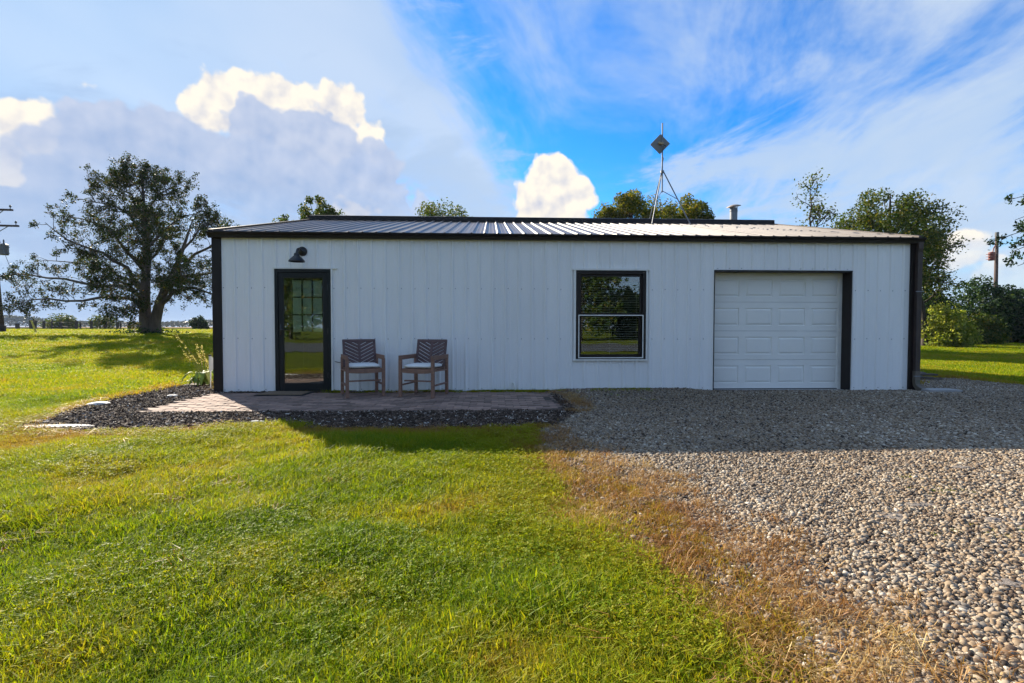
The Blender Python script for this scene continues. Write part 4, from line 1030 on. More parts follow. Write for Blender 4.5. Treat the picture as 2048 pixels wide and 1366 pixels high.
def simple_tree(name, label, x, ytop, Y, wpx, mat, seed, per=9., lsize=.15, trunk_r=.16, bare=.35, group=None, ends=None, spread=.17, nl=9, maxl=2, bark='darkbark'):
    c = at(x, 600, Y); z0 = float(terrain(c.x, Y)); top = at(x, ytop, Y).z; H = top-z0; wd = wpx*Y/FPX/2; off = np.array([c.x, Y, z0])
    t = thing(name, label, 'tree', off, group=group); g = Grow(seed)
    P = [off+np.array([0, 0, -.1])]; n = 7
    for i in range(1, n+1): P.append(off+np.array([g.r.normal(0, .06)*i, g.r.normal(0, .06)*i, H*.82*i/n]))
    P = g.limb(P, trunk_r, .03, 9)
    for k in range(nl):
        f = bare+(1-bare)*(k+.5)/nl; i = f*n; i0 = min(int(i), n-1); q = P[i0]+(P[i0+1]-P[i0])*(i-i0); a = k*2.4+g.r.uniform(-.4, .4)
        prof = sqrt(max(.08, 1-((f-.55)/.55)**2)); L = wd*prof*g.r.uniform(.75, 1.1); upv = .45+.8*(f-bare)
        d = np.array([cos(a), sin(a), upv]); 
        g.branch(q, d, L*1.15, trunk_r*.38, 0, maxl, (7, 5), .05, .22)
    g.branch(P[-1], (0, 0, 1), H*.2, .04, 0, maxl, (8, 5), .08, .25)
    g.wood('trunk', bark, t, off); g.leaves('crown', mat, t, off, per, lsize, spread)
    return t
def clump_tree(name, label, x, ytop, ybot, Y, wpx, mat, seed, n, lsize, trunk_r=.16, group=None, nc=46, rs_=1.):
    """rounded dense crown: leaf clumps carried on limbs from a tapering trunk"""
    c = at(x, 600, Y); z0 = float(terrain(c.x, Y)); top = at(x, ytop, Y).z-z0; bot = at(x, ybot, Y).z-z0; off = np.array([c.x, Y, z0])
    t = thing(name, label, 'tree', off, group=group); r = np.random.default_rng(seed); rx = wpx*Y/FPX/2; cz = (top+bot)/2; rz = (top-bot)/2
    cl = []
    while len(cl) < nc:
        p = r.uniform(-1, 1, 3)
        if .15 < p@p < 1: cl.append(p*np.array([rx*.92, rx*.92, rz*.97])*r.uniform(.86, 1.06)+np.array([0, 0, cz]))
    cl = np.array(cl); R_ = r.uniform(.20, .42, nc)*min(rx, rz)*rs_; k = r.integers(0, nc, n); d = r.normal(size=(n, 3)); d /= np.linalg.norm(d, axis=1)[:, None]
    pts = cl[k]+d*(R_[k]*r.uniform(.3, 1.25, n)**.7)[:, None]; leaf_mesh('crown', pts, lsize, mat, t, r)
    mb = MB(); mb.tube([(0, 0, -.1), (.04, 0, bot*.6), (0, .03, cz), (0, 0, top*.93)], [trunk_r, trunk_r*.8, trunk_r*.5, .02], 9, False)
    for i in range(nc):
        h0 = min(cl[i][2]*.75, cz*1.05); mb.tube([Vector((0, 0, h0)), (Vector((0, 0, h0))+Vector(cl[i]))/2+Vector((0, 0, .1)), Vector(cl[i])], [.04, .025, .008], 5, False)
    mb.build('trunk', 'darkbark', t, True); return t
clump_tree('leafy_tree', 'tree top showing behind the door end of the roof, its taller lobe', 640, 392, 500, 26., 96, 'leaf_mid', 31, 6500, .13, rs_=.7)
clump_tree('leafy_tree', 'small tree top showing behind the rake trim at the door end', 574, 414, 520, 25., 60, 'leaf_mid', 30, 4200, .13)
clump_tree('leafy_tree', 'low tree top just clearing the middle of the roof ridge', 885, 402, 520, 34., 150, 'leaf_mid', 32, 9000, .16)
clump_tree('rounded_tree', 'green tree top coloured sunlit gold on the door side of the antenna tripod behind the roof', 1262, 384, 510, 27., 124, 'leaf_sunlit', 33, 17000, .13, rs_=.75)
clump_tree('rounded_tree', 'green tree top coloured sunlit gold crossed by the legs of the antenna tripod', 1322, 399, 510, 29., 110, 'leaf_sunlit', 34, 11000, .13)
clump_tree('rounded_tree', 'green tree top coloured sunlit gold between the antenna tripod and the stove pipe', 1382, 394, 510, 26., 76, 'leaf_sunlit', 35, 9000, .13)
clump_tree('rounded_tree', 'low tree top coloured sunlit gold farthest to the door side of the antenna tripod', 1212, 411, 520, 27., 60, 'leaf_sunlit', 39, 4500, .13)
simple_tree('airy_tree', 'sparse airy young tree behind the garage end of the roof', 1612, 384, 22., 120, 'leaf_mid', 36, 5.5, .12, .10)
clump_tree('broad_tree', 'broad olive green tree towering behind the downspout corner', 1776, 366, 590, 22., 212, 'leaf_mid', 37, 19000, .115, .24, nc=75, rs_=.62)
simple_tree('broad_tree', 'leafy tree with spreading side branches above the hedge by the building corner', 1850, 440, 24., 120, 'leaf_mid', 38, 14., .12, .16, bare=.40, nl=14)
# tree standing off to the right, its branch tips reach over the hedge
oT = at(2300, 660, 17.); t = thing('overhanging_tree', 'tree whose drooping branch tips reach over the dark hedge', 'tree', (oT.x, 17., 0)); g = Grow(41); off = np.array([oT.x, 17., float(terrain(oT.x, 17.))]); t.location = off
P = g.limb([off+np.array([0, 0, -.1]), off+np.array([0, 0, 2.]), off+np.array([.1, .1, 4.2]), off+np.array([0, 0, 6.2])], .26, .06, 9)
for (xa, ya, fr) in ((2018, 400, .9), (2010, 474, .75), (2020, 505, .7), (2035, 532, .6), (2030, 440, .85), (2300, 250, 1.), (2200, 300, 1.), (2420, 380, .8), (2150, 400, .8)):
    q = P[0]*(1-fr)+P[-1]*fr; e = np.array(at(xa, ya, 16.6+g.r.uniform(-.6, .6))); L = [q*(1-f)+e*f+np.array([0, 0, .5*sin(pi*f)]) for f in np.linspace(0, 1, 6)]; L = g.limb(L, .06, .008, 6); g.along(L, .35, 1., 12, .75, .014, 1, (4,), .0, .2, droop=.12)
g.wood('trunk', 'darkbark', t, off); g.leaves('crown', 'leaf_dark', t, off, 9., .12, .06)

def bush(name, label, xpx, Y, base_py, wpx, hpx, mat, seed, n, lsize, depth=None, group=None, cat='shrub', shape=1.):
    c = at(xpx, base_py, Y); z0 = float(terrain(c.x, Y)); off = np.array([c.x, Y, z0]); rx = wpx*Y/FPX/2; rz = (at(xpx, base_py-hpx, Y).z-z0); ry = depth or rx*.8
    t = thing(name, label, cat, off, group=group); r = np.random.default_rng(seed)
    # clumps spread through the volume, leaves thick on each clump's shell
    nc = 70; cl = []
    while len(cl) < nc:
        p = r.uniform(-1, 1, 3); p[2] = abs(p[2]); q = np.hypot(p[0], p[1])
        if q**2+(p[2])**2*shape < 1 and q**2+p[2]**2 > .12: cl.append(p*np.array([rx*.86, ry*.86, rz*.86]))
    cl = np.array(cl); R_ = r.uniform(.16, .30, nc)*min(rx, rz)*1.25; k = r.integers(0, nc, n); d = r.normal(size=(n, 3)); d /= np.linalg.norm(d, axis=1)[:, None]; d[:, 2] = d[:, 2]*.8+.12
    pts = cl[k]+d*(R_[k]*r.uniform(.45, 1.12, n)**.6)[:, None]; pts[:, 2] = np.maximum(pts[:, 2], .03)
    leaf_mesh('foliage', pts, lsize, mat, t, r)
    mb = MB()
    for i in range(0, nc, 3): b0 = Vector((cl[i][0]*.15, cl[i][1]*.15, -.05)); mb.tube([b0, (b0+Vector(cl[i]))/2+Vector((0, 0, .12)), Vector(cl[i])], [.035, .025, .01], 5, False)
    mb.build('stems', 'darkbark', t, True); return t
HG = 'hedgerow shrubs beyond the lawn'
bush('pale_shrub', 'pale lime green shrub catching the sun in front of the dark hedge', 1890, 24.0, 686, 118, 92, 'leaf_lime', 51, 6500, .15)
bush('dark_shrub', 'dark shrub right behind the building corner in the hedge', 1835, 27.5, 690, 130, 170, 'leaf_dark', 52, 11000, .16, group=HG)
bush('dark_shrub', 'tall dark shrub behind the pale lime shrub', 1930, 29., 690, 170, 150, 'leaf_dark', 53, 14000, .16, group=HG)
bush('dark_shrub', 'dark shrub filling the hedge below the red transformer pole', 2005, 28., 692, 140, 134, 'leaf_dark', 54, 12000, .16, group=HG)
bush('dark_shrub', 'dark shrub in the hedge under the overhanging branch tips', 2085, 27., 693, 150, 130, 'leaf_dark', 55, 11000, .16, group=HG)
bush('dark_shrub', 'dark shrub at the far end of the hedge', 2190, 27., 694, 160, 150, 'leaf_dark', 56, 9000, .16, group=HG)
bush('mid_shrub', 'low mid green shrub at the foot of the hedge', 1965, 26.5, 692, 90, 70, 'leaf_mid', 57, 4000, .14, group=HG)
bush('round_shrub', 'small round shrub behind the dark rail fence, the fuller one', 123, 88., 658, 62, 32, 'leaf_mid', 61, 2600, .30)
bush('round_shrub', 'small tufted shrub behind the dark rail fence near the old tree', 205, 88., 658, 52, 34, 'leaf_mid', 62, 1500, .30)
bush('evergreen_shrub', 'small dark evergreen on the lawn edge seen past the building corner', 398, 70., 657, 36, 26, 'leaf_dark', 63, 3000, .26)
# trees behind the viewpoint, crowns filled out to cover the sky in the glass
def back_tree(label, x, y, H, w, seed, mat):
    off = np.array([x, y, 0.]); t = thing('mirrored_tree', label, 'tree', off); r = np.random.default_rng(seed); nc = 60; n = 9000; cl = []
    while len(cl) < nc:
        p = r.uniform(-1, 1, 3)
        if .1 < p@p < 1: cl.append(p*np.array([w*.48, w*.4, H*.46])+np.array([0, 0, H*.52]))
    cl = np.array(cl); k = r.integers(0, nc, n); d = r.normal(size=(n, 3)); d /= np.linalg.norm(d, axis=1)[:, None]; R_ = r.uniform(.12, .26, nc)*w*.75
    pts = cl[k]+d*(R_[k]*r.uniform(.3, 1.2, n)**.7)[:, None]; pts[:, 2] = np.maximum(pts[:, 2], .05); leaf_mesh('crown', pts, .34, mat, t, r)
    mb = MB(); mb.tube([(0, 0, -.1), (.1, 0, H*.4), (0, .1, H*.85)], [.24, .16, .05], 8, False)
    for i in range(0, nc, 2): q = Vector((0, 0, cl[i][2]*.7)); mb.tube([q, Vector(cl[i])], [.05, .02], 5, False)
    mb.build('trunk', 'darkbark', t, True)
back_tree('full green tree behind the viewpoint mirrored in the upper window pane', 7.4, -24., 9.5, 6.4, 71, 'leaf_mid')
back_tree('smaller tree behind the viewpoint mirrored low in the upper window pane', 12.6, -29., 4.8, 6.5, 72, 'leaf_mid')
back_tree('tall tree behind the viewpoint mirrored in the storm door glass', -12.8, -23., 13., 9.0, 73, 'leaf_mid')
back_tree('tree behind the viewpoint mirrored at the hinge side of the storm door', -8.6, -27., 11., 8.0, 74, 'leaf_mid')
back_tree('tree behind the viewpoint mirrored at the latch side of the storm door', -17.0, -26., 12., 9.0, 75, 'leaf_mid')

# far woods on the horizon
r = np.random.default_rng(77); n = 42000
xs = r.uniform(-1, 1, n); Yf = 420.; xw = xs*520; hgt = 2.2+3.2*fbm(xw*.02, xw*0+3., 1.)+5.5*sstep(-xw, 365, 400)+2*vnoise(xw*.15, xw*0, 1.)
pts = np.stack([xw, Yf+r.uniform(0, 30, n), terrain(xw, Yf+0*xw)+hgt*np.sqrt(r.uniform(0, 1, n))], 1)
fw_ = leaf_mesh('far_woods', pts, 1.8, 'leaf_far', None, r); tag(fw_, 'distant wooded horizon beyond the tan field', 'woods', kind='stuff')

# ------------------------------------------------------------------ fence, gate, poles
FY = 76.
fe = thing('rail_fence', 'dark two-rail wooden fence sagging along the lane', 'fence', (at(150, 658, FY).x, FY, float(terrain(-50, FY))))
fo = Vector(fe.location); posts = [88, 104, 122, 153, 161, 183, 211, 235, 241, 258, 277, 296]
zt = 1.08; prev = None; r = random.Random(5)
for i, xp in enumerate(posts):
    x = at(xp, 655, FY).x-fo.x; w = .34 if xp not in (161, 241, 104) else .16; hh2 = zt+r.uniform(-.08, .12)
    mb = MB(); mb.box(x-w/2, x+w/2, -.09, .09, -.2, hh2, Matrix.Rotation(r.uniform(-.02, .02), 4, 'Y'), bev=.02); mb.build('post', 'fencewood', fe)
    if prev is not None:
        for zr_ in (.96, .42):
            sag = r.uniform(.0, .22); q = [Vector((prev+(x-prev)*t, -.1, zr_+r.uniform(-.03, .03)-sag*sin(pi*t))) for t in (0, .25, .5, .75, 1)]
            mb = MB()
            for a, b_ in zip(q[:-1], q[1:]): mb.bar(a, b_, .16, .05)
            mb.build('rail', 'fencewood', fe)
    prev = x
gt = thing('pipe_gate', 'grey blue pipe gate at the end of the dark fence', 'gate', (at(36, 658, FY-2).x, FY-2, float(terrain(-60, FY))))
wg = (at(64, 655, FY-2).x-at(6, 655, FY-2).x)/2
for z in (.18, .50, .82, 1.14, 1.42):
    mb = MB(); mb.tube([(-wg, 0, z), (wg, 0, z)], .055, 6); mb.build('bar', 'gatesteel', gt)
for x in (-wg, 0, wg):
    mb = MB(); mb.tube([(x, .0, .1), (x, .0, 1.48)], .045, 6); mb.build('upright', 'gatesteel', gt)
def stump(label, xp, w, h):
    mb = MB(); mb.lathe([(w/2*1.05, -.2), (w/2, .1), (w/2, h*.95), (w/2*.8, h), (0, h)], 12); o = mb.build('gate_post', 'fencewood'); x = at(xp, 655, FY-3).x; o.location = (x, FY-3, float(terrain(x, FY-3))); tag(o, label, 'post')
stump('short thick dark post in front of the pipe gate', 35, .5, .78); stump('wide dark gate post where the gate meets the rail fence', 66, .85, 1.25)

PY_ = 31.; pb = gnd(0, 664, float(terrain(-30, PY_))); pbx = at(-1, 664, PY_).x
po = thing('utility_pole', 'wooden utility pole with two crossarms and a hanging transformer', 'utility pole', (pbx, PY_, float(terrain(pbx, PY_))))
o_ = Vector(po.location); tp = at(-26, 385, PY_)-o_
mb = MB(); mb.tube([(0, 0, -.2), tp*.5, tp], [.26, .21, .17], 12); mb.build('pole', 'polewood', po, True)
mb = MB(); mb.lathe([(.29, -.1), (.29, .46), (.262, .48)], 12); mb.build('base_guard', 'rubber', po)
for (ex, ey) in ((25, 420), (37, 452)):
    e = at(ex, ey, PY_-.2)-o_; t_ = e.z/tp.z; c = tp*t_; b0 = Vector((2*c.x-e.x, e.y, e.z+.06))
    mb = MB(); mb.bar(b0, e, .12, .10); ar = mb.build('crossarm', 'polewood', po)
    mb = MB(); mb.bar(Vector((c.x, -.2, e.z-.75)), Vector((c.x*.35+e.x*.65, -.2, e.z-.05)), .05, .02); mb.build('arm_brace', 'galv', ar)
    for s in (.96, .70, .05):
        q = b0*(1-s)+e*s; mb = MB(); mb.lathe([(.02, 0), (.02, .10), (.055, .12), (.06, .17), (.035, .19), (.05, .22), (0, .25)], 10, Matrix.Translation(q+Vector((0, 0, .05)))); mb.build('insulator', 'transformer', ar)
tr_ = at(8, 510, PY_-.1)-o_
mb = MB(); mb.lathe([(0, 0), (.20, 0), (.22, .03), (.22, .55), (.23, .56), (.23, .60), (.12, .66), (0, .67)], 18, Matrix.Translation(tr_)); tr2 = mb.build('transformer', 'transformer', po)
mb = MB(); mb.lathe([(.03, 0), (.045, .06), (.03, .12), (.045, .18), (.02, .26), (0, .3)], 10, Matrix.Translation(tr_+Vector((0, 0, .64)))); mb.build('bushing', 'transformer', tr2)
for z in (.1, .45):
    mb = MB(); mb.box(-.33, .30, -.03, .03, z-.03, z+.03, Matrix.Translation(tr_)); mb.build('bracket', 'galv', tr2)
gy0 = at(73, 662, PY_-1.); gy0.z = float(terrain(gy0.x, gy0.y)); gtop = o_+tp*.86
gw = thing('guy_wire', 'slanting guy wire with yellow guard at its foot beside the pole', 'guy wire', gy0)
mb = MB(); mb.tube([(0, 0, -.1), Vector(gtop)-Vector(gy0)], .014, 5); mb.build('wire', 'galv', gw)
d = (Vector(gtop)-Vector(gy0)).normalized(); mb = MB(); mb.tube([d*.1, d*.85], .045, 8); mb.build('guard', 'yellow', gw)

RY = 46.; rb_ = at(1990, 640, RY); rz0 = float(terrain(rb_.x, RY))
rp_ = thing('service_pole', 'thin service pole with a rust red transformer rising behind the hedge', 'utility pole', (rb_.x, RY, rz0)); ro = Vector(rp_.location)
tpt = at(1994, 466, RY)-ro; mb = MB(); mb.tube([(0, 0, -.2), tpt*.5, tpt], [.19, .16, .13], 10); mb.build('pole', 'polewood', rp_, True)
mb = MB(); mb.lathe([(.16, 0), (.16, .42), (0, .44)], 10, Matrix.Translation(tpt+Vector((0, 0, -.35)))); mb.build('pole_cap', 'transformer', rp_)
tq = at(1983, 521, RY-.1)-ro
mb = MB(); mb.lathe([(0, 0), (.24, 0), (.24, .70), (.26, .70), (.26, .76), (.1, .82), (0, .83)], 16, Matrix.Translation(tq)); tt = mb.build('transformer', 'redrust', rp_)
for z in (.12, .36, .6):
    mb = MB(); mb.box(-.38, .34, -.2, .2, z-.02, z+.02, Matrix.Translation(tq)); mb.build('cooling_fin', 'redrust', tt)
mb = MB(); mb.tube([tq+Vector((.1, 0, .8)), tq+Vector((.16, 0, 1.15)), tq+Vector((.38, 0, 1.5))], .05, 6); mb.build('lead', 'redrust', tt)

# ------------------------------------------------------------------ scattered ground cover
protos = bpy.data.collections.new('ground_cover_shapes')          # not linked: only instanced
def proto_coll(name, meshes):
    c = bpy.data.collections.new(name)
    for i, me in enumerate(meshes):
        o = bpy.data.objects.new('%s_%02d' % (name, i), me); c.objects.link(o)
    return c
def scatter(name, pts, rz, tilt, scl, tint, coll, ncoll, label, cat):
    n = len(pts); me = bpy.data.meshes.new(name); me.vertices.add(n); me.vertices.foreach_set('co', np.asarray(pts, np.float32).ravel())
    def attr(nm, typ, arr, key):
        a = me.attributes.new(nm, typ, 'POINT'); a.data.foreach_set(key, np.ascontiguousarray(arr).ravel())
    rot = np.stack([tilt[:, 0], tilt[:, 1], rz], 1).astype(np.float32)
    attr('rot', 'FLOAT_VECTOR', rot, 'vector'); attr('scl', 'FLOAT_VECTOR', np.asarray(scl, np.float32), 'vector'); attr('tint', 'FLOAT', np.asarray(tint, np.float32), 'value'); attr('pick', 'INT', rng.integers(0, ncoll, n).astype(np.int32), 'value')
    o = link(name, me); ng = bpy.data.node_groups.new(name+'_spread', 'GeometryNodeTree')
    ng.interface.new_socket('Geometry', in_out='INPUT', socket_type='NodeSocketGeometry'); ng.interface.new_socket('Geometry', in_out='OUTPUT', socket_type='NodeSocketGeometry')
    N = ng.nodes; L = ng.links; gi = N.new('NodeGroupInput'); go_ = N.new('NodeGroupOutput')
    ci = N.new('GeometryNodeCollectionInfo'); ci.inputs['Collection'].default_value = coll; ci.inputs['Separate Children'].default_value = True; ci.inputs['Reset Children'].default_value = True
    m2p = N.new('GeometryNodeMeshToPoints'); iop = N.new('GeometryNodeInstanceOnPoints'); iop.inputs['Pick Instance'].default_value = True
    def na(nm, typ):
        q = N.new('GeometryNodeInputNamedAttribute'); q.data_type = typ; q.inputs['Name'].default_value = nm; return q.outputs[0]
    L.new(gi.outputs[0], m2p.inputs[0]); L.new(m2p.outputs[0], iop.inputs['Points']); L.new(ci.outputs[0], iop.inputs['Instance'])
    L.new(na('pick', 'INT'), iop.inputs['Instance Index'])
    e2r = N.new('FunctionNodeEulerToRotation'); L.new(na('rot', 'FLOAT_VECTOR'), e2r.inputs[0]); L.new(e2r.outputs[0], iop.inputs['Rotation'])
    L.new(na('scl', 'FLOAT_VECTOR'), iop.inputs['Scale']); L.new(iop.outputs[0], go_.inputs[0])
    md = o.modifiers.new('spread', 'NODES'); md.node_group = ng
    return tag(o, label, cat, kind='stuff')

# blades
def tuft(seed, n, h, hs_, rad, w, lean, mat, flat=0.):
    r = random.Random(seed); mb = MB()
    for i in range(n):
        a = r.uniform(0, 2*pi); q = rad*sqrt(r.random()); b = Vector((q*cos(a), q*sin(a), -.006)); H = h*r.uniform(1-hs_, 1+hs_); a2 = r.uniform(0, 2*pi); ln = lean*r.uniform(.2, 1.3)
        d = Vector((cos(a2), sin(a2), 0)); s = Vector((-sin(a2), cos(a2), 0))*w*.5*r.uniform(.7, 1.3); up = Vector((0, 0, 1))
        tw = r.uniform(-.8, .8); s = Matrix.Rotation(tw, 3, 'Z') @ s
        p1 = b+up*H*.5*(1-flat*.6)+d*ln*H*.25; p2 = b+up*H*(1-flat-.25*ln)+d*ln*H
        mb.add([b-s, b+s, p1+s*.85, p1-s*.85, p2], [(0, 1, 2, 3), (3, 2, 4)])
    return mb.mesh('tuft', mat)
GR = [(0, (.050, .120, .005)), (.22, (.120, .210, .007)), (.42, (.215, .280, .009)), (.60, (.315, .305, .014)), (.76, (.31, .25, .035)), (.90, (.30, .185, .045)), (1, (.24, .12, .04))]
M['grass'] = leafmat('grass_blade', GR, .52, .12, tint=True)
M['straw'] = leafmat('dry_grass_blade', [(0, (.10, .035, .010)), (.3, (.21, .085, .022)), (.6, (.36, .20, .060)), (.85, (.48, .34, .14)), (1, (.58, .46, .24))], .30, .3, tint=True)
M['clover'] = leafmat('clover_leaf', GR, .50, .08, tint=True)
g_near = proto_coll('blade_tuft', [tuft(i, 40, .046, .55, .070, .0040, .85, M['grass']) for i in range(10)])
g_far = proto_coll('far_tuft', [tuft(50+i, 34, .060, .4, .16, .011, .7, M['grass']) for i in range(5)])
g_straw = proto_coll('straw_tuft', [tuft(80+i, 20, (.07, .09, .12)[i % 3], .5, .08, .0030, 1.25, M['straw'], flat=(.78, .7, .6)[i % 3]) for i in range(7)])
def clover(seed):
    r = random.Random(seed); mb = MB()
    for i in range(16):
        a = r.uniform(0, 2*pi); q = .07*sqrt(r.random()); c = Vector((q*cos(a), q*sin(a), r.uniform(.022, .050))); mb.add([Vector((c.x*.8-.0007, c.y*.8, 0)), Vector((c.x*.8+.0007, c.y*.8, 0)), c], [(0, 1, 2)])
        tl = Euler((r.uniform(-.5, .5), r.uniform(-.5, .5), r.uniform(0, 6))).to_matrix(); R0 = r.uniform(.007, .0115)
        for k in range(3):
            b = 2.094*k; lf = []
            for (rr_, aa) in ((.05, 0), (.55, -.50), (.95, -.42), (1.02, 0.), (.95, .42), (.55, .50)): lf.append(c+tl @ Vector((rr_*R0*cos(b+aa), rr_*R0*sin(b+aa), .002*rr_)))
            mb.add(lf, [tuple(range(6))])
    return mb.mesh('clover', M['clover'])
g_clover = proto_coll('clover_tuft', [clover(i) for i in range(6)])
import bmesh
def pebble(seed, mat, flat=.62, sub=2):
    bm = bmesh.new(); bmesh.ops.create_icosphere(bm, subdivisions=sub, radius=1.); r = np.random.default_rng(seed); K = r.normal(size=(5, 3)); ph = r.uniform(0, 6, 5); ax = np.array([1., r.uniform(.62, .9), flat*r.uniform(.7, 1.15)])
    for v in bm.verts:
        d = np.array(v.co); n = sum(np.sin(1.7*(K[i]@d)+ph[i]) for i in range(5))/5; q = d*(1+.42*n); q = np.sign(q)*np.abs(q)**.78; v.co = Vector(q*ax)
    for f in bm.faces: f.smooth = True
    me = bpy.data.meshes.new('pebble'); bm.to_mesh(me); bm.free(); me.materials.append(mat); return me
M['pebble'] = tintmat('pebble_stone', [(0, (.025, .019, .015)), (.15, (.080, .052, .034)), (.32, (.175, .118, .070)), (.5, (.27, .200, .130)), (.68, (.31, .255, .190)), (.82, (.16, .138, .118)), (.93, (.43, .37, .285)), (1, (.58, .52, .43))], .72)
g_peb = proto_coll('pebble', [pebble(i, M['pebble']) for i in range(10)])
M['chip'] = tintmat('mulch_chip', [(0, (.022, .015, .011)), (.4, (.070, .046, .033)), (.75, (.165, .115, .085)), (.95, (.32, .26, .21)), (1, (.52, .48, .43))], .9)
def chip(seed):
    r = random.Random(seed); mb = MB(); mb.box(-1, 1, -.28, .28, -.10, .10); mb.v = [(x*r.uniform(.7, 1.1), y*r.uniform(.5, 1.3), z*r.uniform(.6, 1.6)+.12*x*r.uniform(-1, 1)) for x, y, z in mb.v]; return mb.mesh('chip', M['chip'])
g_chip = proto_coll('chip', [chip(i) for i in range(8)])

def inpatio(x, y, m=0.): return (x > PATIO[0]-m) & (x < PATIO[1]-.15+m) & (y > PATIO[2]-m) & (y < PATIO[3]+m)
def inbld(x, y): return (x > XL-.03) & (x < XR+.03) & (y > Y0-.03) & (y < YB+.03)
def view_cand(n, y0, y1, xlo=-1.15, xhi=1.15, power=1.):
    """candidate points in the wedge of ground the place shows, evenly over each distance band"""
    t = rng.random(n); y = (y0**(2-power)+(y1**(2-power)-y0**(2-power))*t)**(1/(2-power)) if power != 2 else y0*(y1/y0)**t
    x = y*(xlo+(xhi-xlo)*rng.random(n)); return x, y
def lawn_mask(x, y):
    gs = sdf(GRAVEL, x, y); ms = sdf(MULCH, x, y); ss = sdf(STRAW, x, y); jt = (fbm(x*3, y*3, 1.7)-.5)
    return gs, ms, ss, jt
def lawn_tint(x, y, gs, ms, ss):
    """0 fresh green .. 1 dead brown"""
    p = fbm(x+30, y+12, .55)
    t = .33+.34*(p-.45)*1.9+.34*(fbm(x, y, 2.4)-.5)+rng.normal(0, .09, len(x))
    dry = sstep(fbm(x+3, y+44, 1.15), .60, .74)*.30; t = t+dry
    t = t+.62*sstep(np.maximum(ms, gs)+.16*fbm(x, y, 4.), -.46, -.04)*sstep(fbm(x+9, y, 1.4), .22, .42)
    t = t+.40*sstep(ss, -.45, .1)*(fbm(x, y, 3.)+.25)
    px_, py_ = gnd(1120, 900)[:2]
    for (ux, uy, r_) in ((520, 1120, .16), (660, 1195, .10), (1000, 1340, .20), (100, 1345, .18), (30, 865, .7), (60, 890, .4), (250, 1000, .40), (900, 1010, .25), (1020, 1000, .3), (420, 940, .3)):
        g_ = gnd(ux, uy); t = t+.42*np.exp(-((x-g_[0])**2+((y-g_[1]))**2)/(r_*r_))
    return np.clip(t, 0.02, 1.)
# --- near lawn
n = 95000; x, y = view_cand(n, 1.15, 9.5, -1.25, 1.05, .55); gs, ms, ss, jt = lawn_mask(x, y)
keep = (gs+jt*.3 < -.02) & (ms+jt*.25 < .02) & (~inbld(x, y)) & (~inpatio(x, y)) & (rng.random(n) > sstep(ss+jt*.35, -.12, .25)*.93)
x, y, gs, ms, ss = x[keep], y[keep], gs[keep], ms[keep], ss[keep]; k = len(x); t = lawn_tint(x, y, gs, ms, ss)
s = (rng.uniform(.55, 1.35, k)*(.72+1.1*(fbm(x+8, y+8, 2.2)-.3))*np.where(t > .62, .75, 1.)); s = np.clip(s, .35, 1.9)
scatter('grass', np.stack([x, y, ground_z(x, y)], 1), rng.uniform(0, 2*pi, k), rng.normal(0, .10, (k, 2)), np.stack([s, s, s*rng.uniform(.75, 1.2, k)], 1), t, g_near, 10, 'short mown green grass of the front lawn', 'grass')
# --- clover mixed in the lawn
n = 26000; x, y = view_cand(n, 1.15, 6.5, -1.25, .9, .35); gs, ms, ss, jt = lawn_mask(x, y); pc_ = fbm(x+21, y+5, .95)
for (ux, uy, r_) in ((1290, 1220, .42), (1200, 1180, .3), (700, 1250, .45), (300, 1150, .5)):
    g_ = gnd(ux, uy); pc_ = pc_+.35*np.exp(-((x-g_[0])**2+(y-g_[1])**2)/(r_*r_))
keep = (gs < -.05) & (ms < -.05) & (ss+jt*.3 < -.02) & (pc_+rng.normal(0, .08, n) > .66)
x, y, gs, ms, ss = x[keep], y[keep], gs[keep], ms[keep], ss[keep]; k = len(x); t = np.clip(lawn_tint(x, y, gs, ms, ss)*.9+.05, 0, .6); s = rng.uniform(.75, 1.3, k)
scatter('clover', np.stack([x, y, ground_z(x, y)], 1), rng.uniform(0, 2*pi, k), rng.normal(0, .12, (k, 2)), np.stack([s, s, s], 1), t, g_clover, 6, 'patches of round-leaved clover in the front lawn', 'clover')
# --- far lawns, left and right
n = 110000; x, y = view_cand(n, 8., 56., -1.30, 1.35, 1.2); gs, ms, ss, jt = lawn_mask(x, y)
keep = (gs+jt*.3 < -.02) & (ms+jt*.2 < .0) & (~inbld(x, y)) & ((x < XL) | (x > XR)) & ~((x > -.50*y) & (x < .84*y) & (y > YB))
x, y, gs, ms, ss = x[keep], y[keep], gs[keep], ms[keep], ss[keep]; k = len(x); t = np.clip(lawn_tint(x, y, gs, ms, ss)+.06, 0, 1); s = rng.uniform(.8, 1.3, k)*(1+sstep(y, 12, 40)*1.1)
scatter('grass', np.stack([x, y, ground_z(x, y)], 1), rng.uniform(0, 2*pi, k), rng.normal(0, .08, (k, 2)), np.stack([s, s, s*np.where(y > 12, .75, .95)], 1), t, g_far, 5, 'mown grass of the wide lawn beside and behind the building', 'grass')
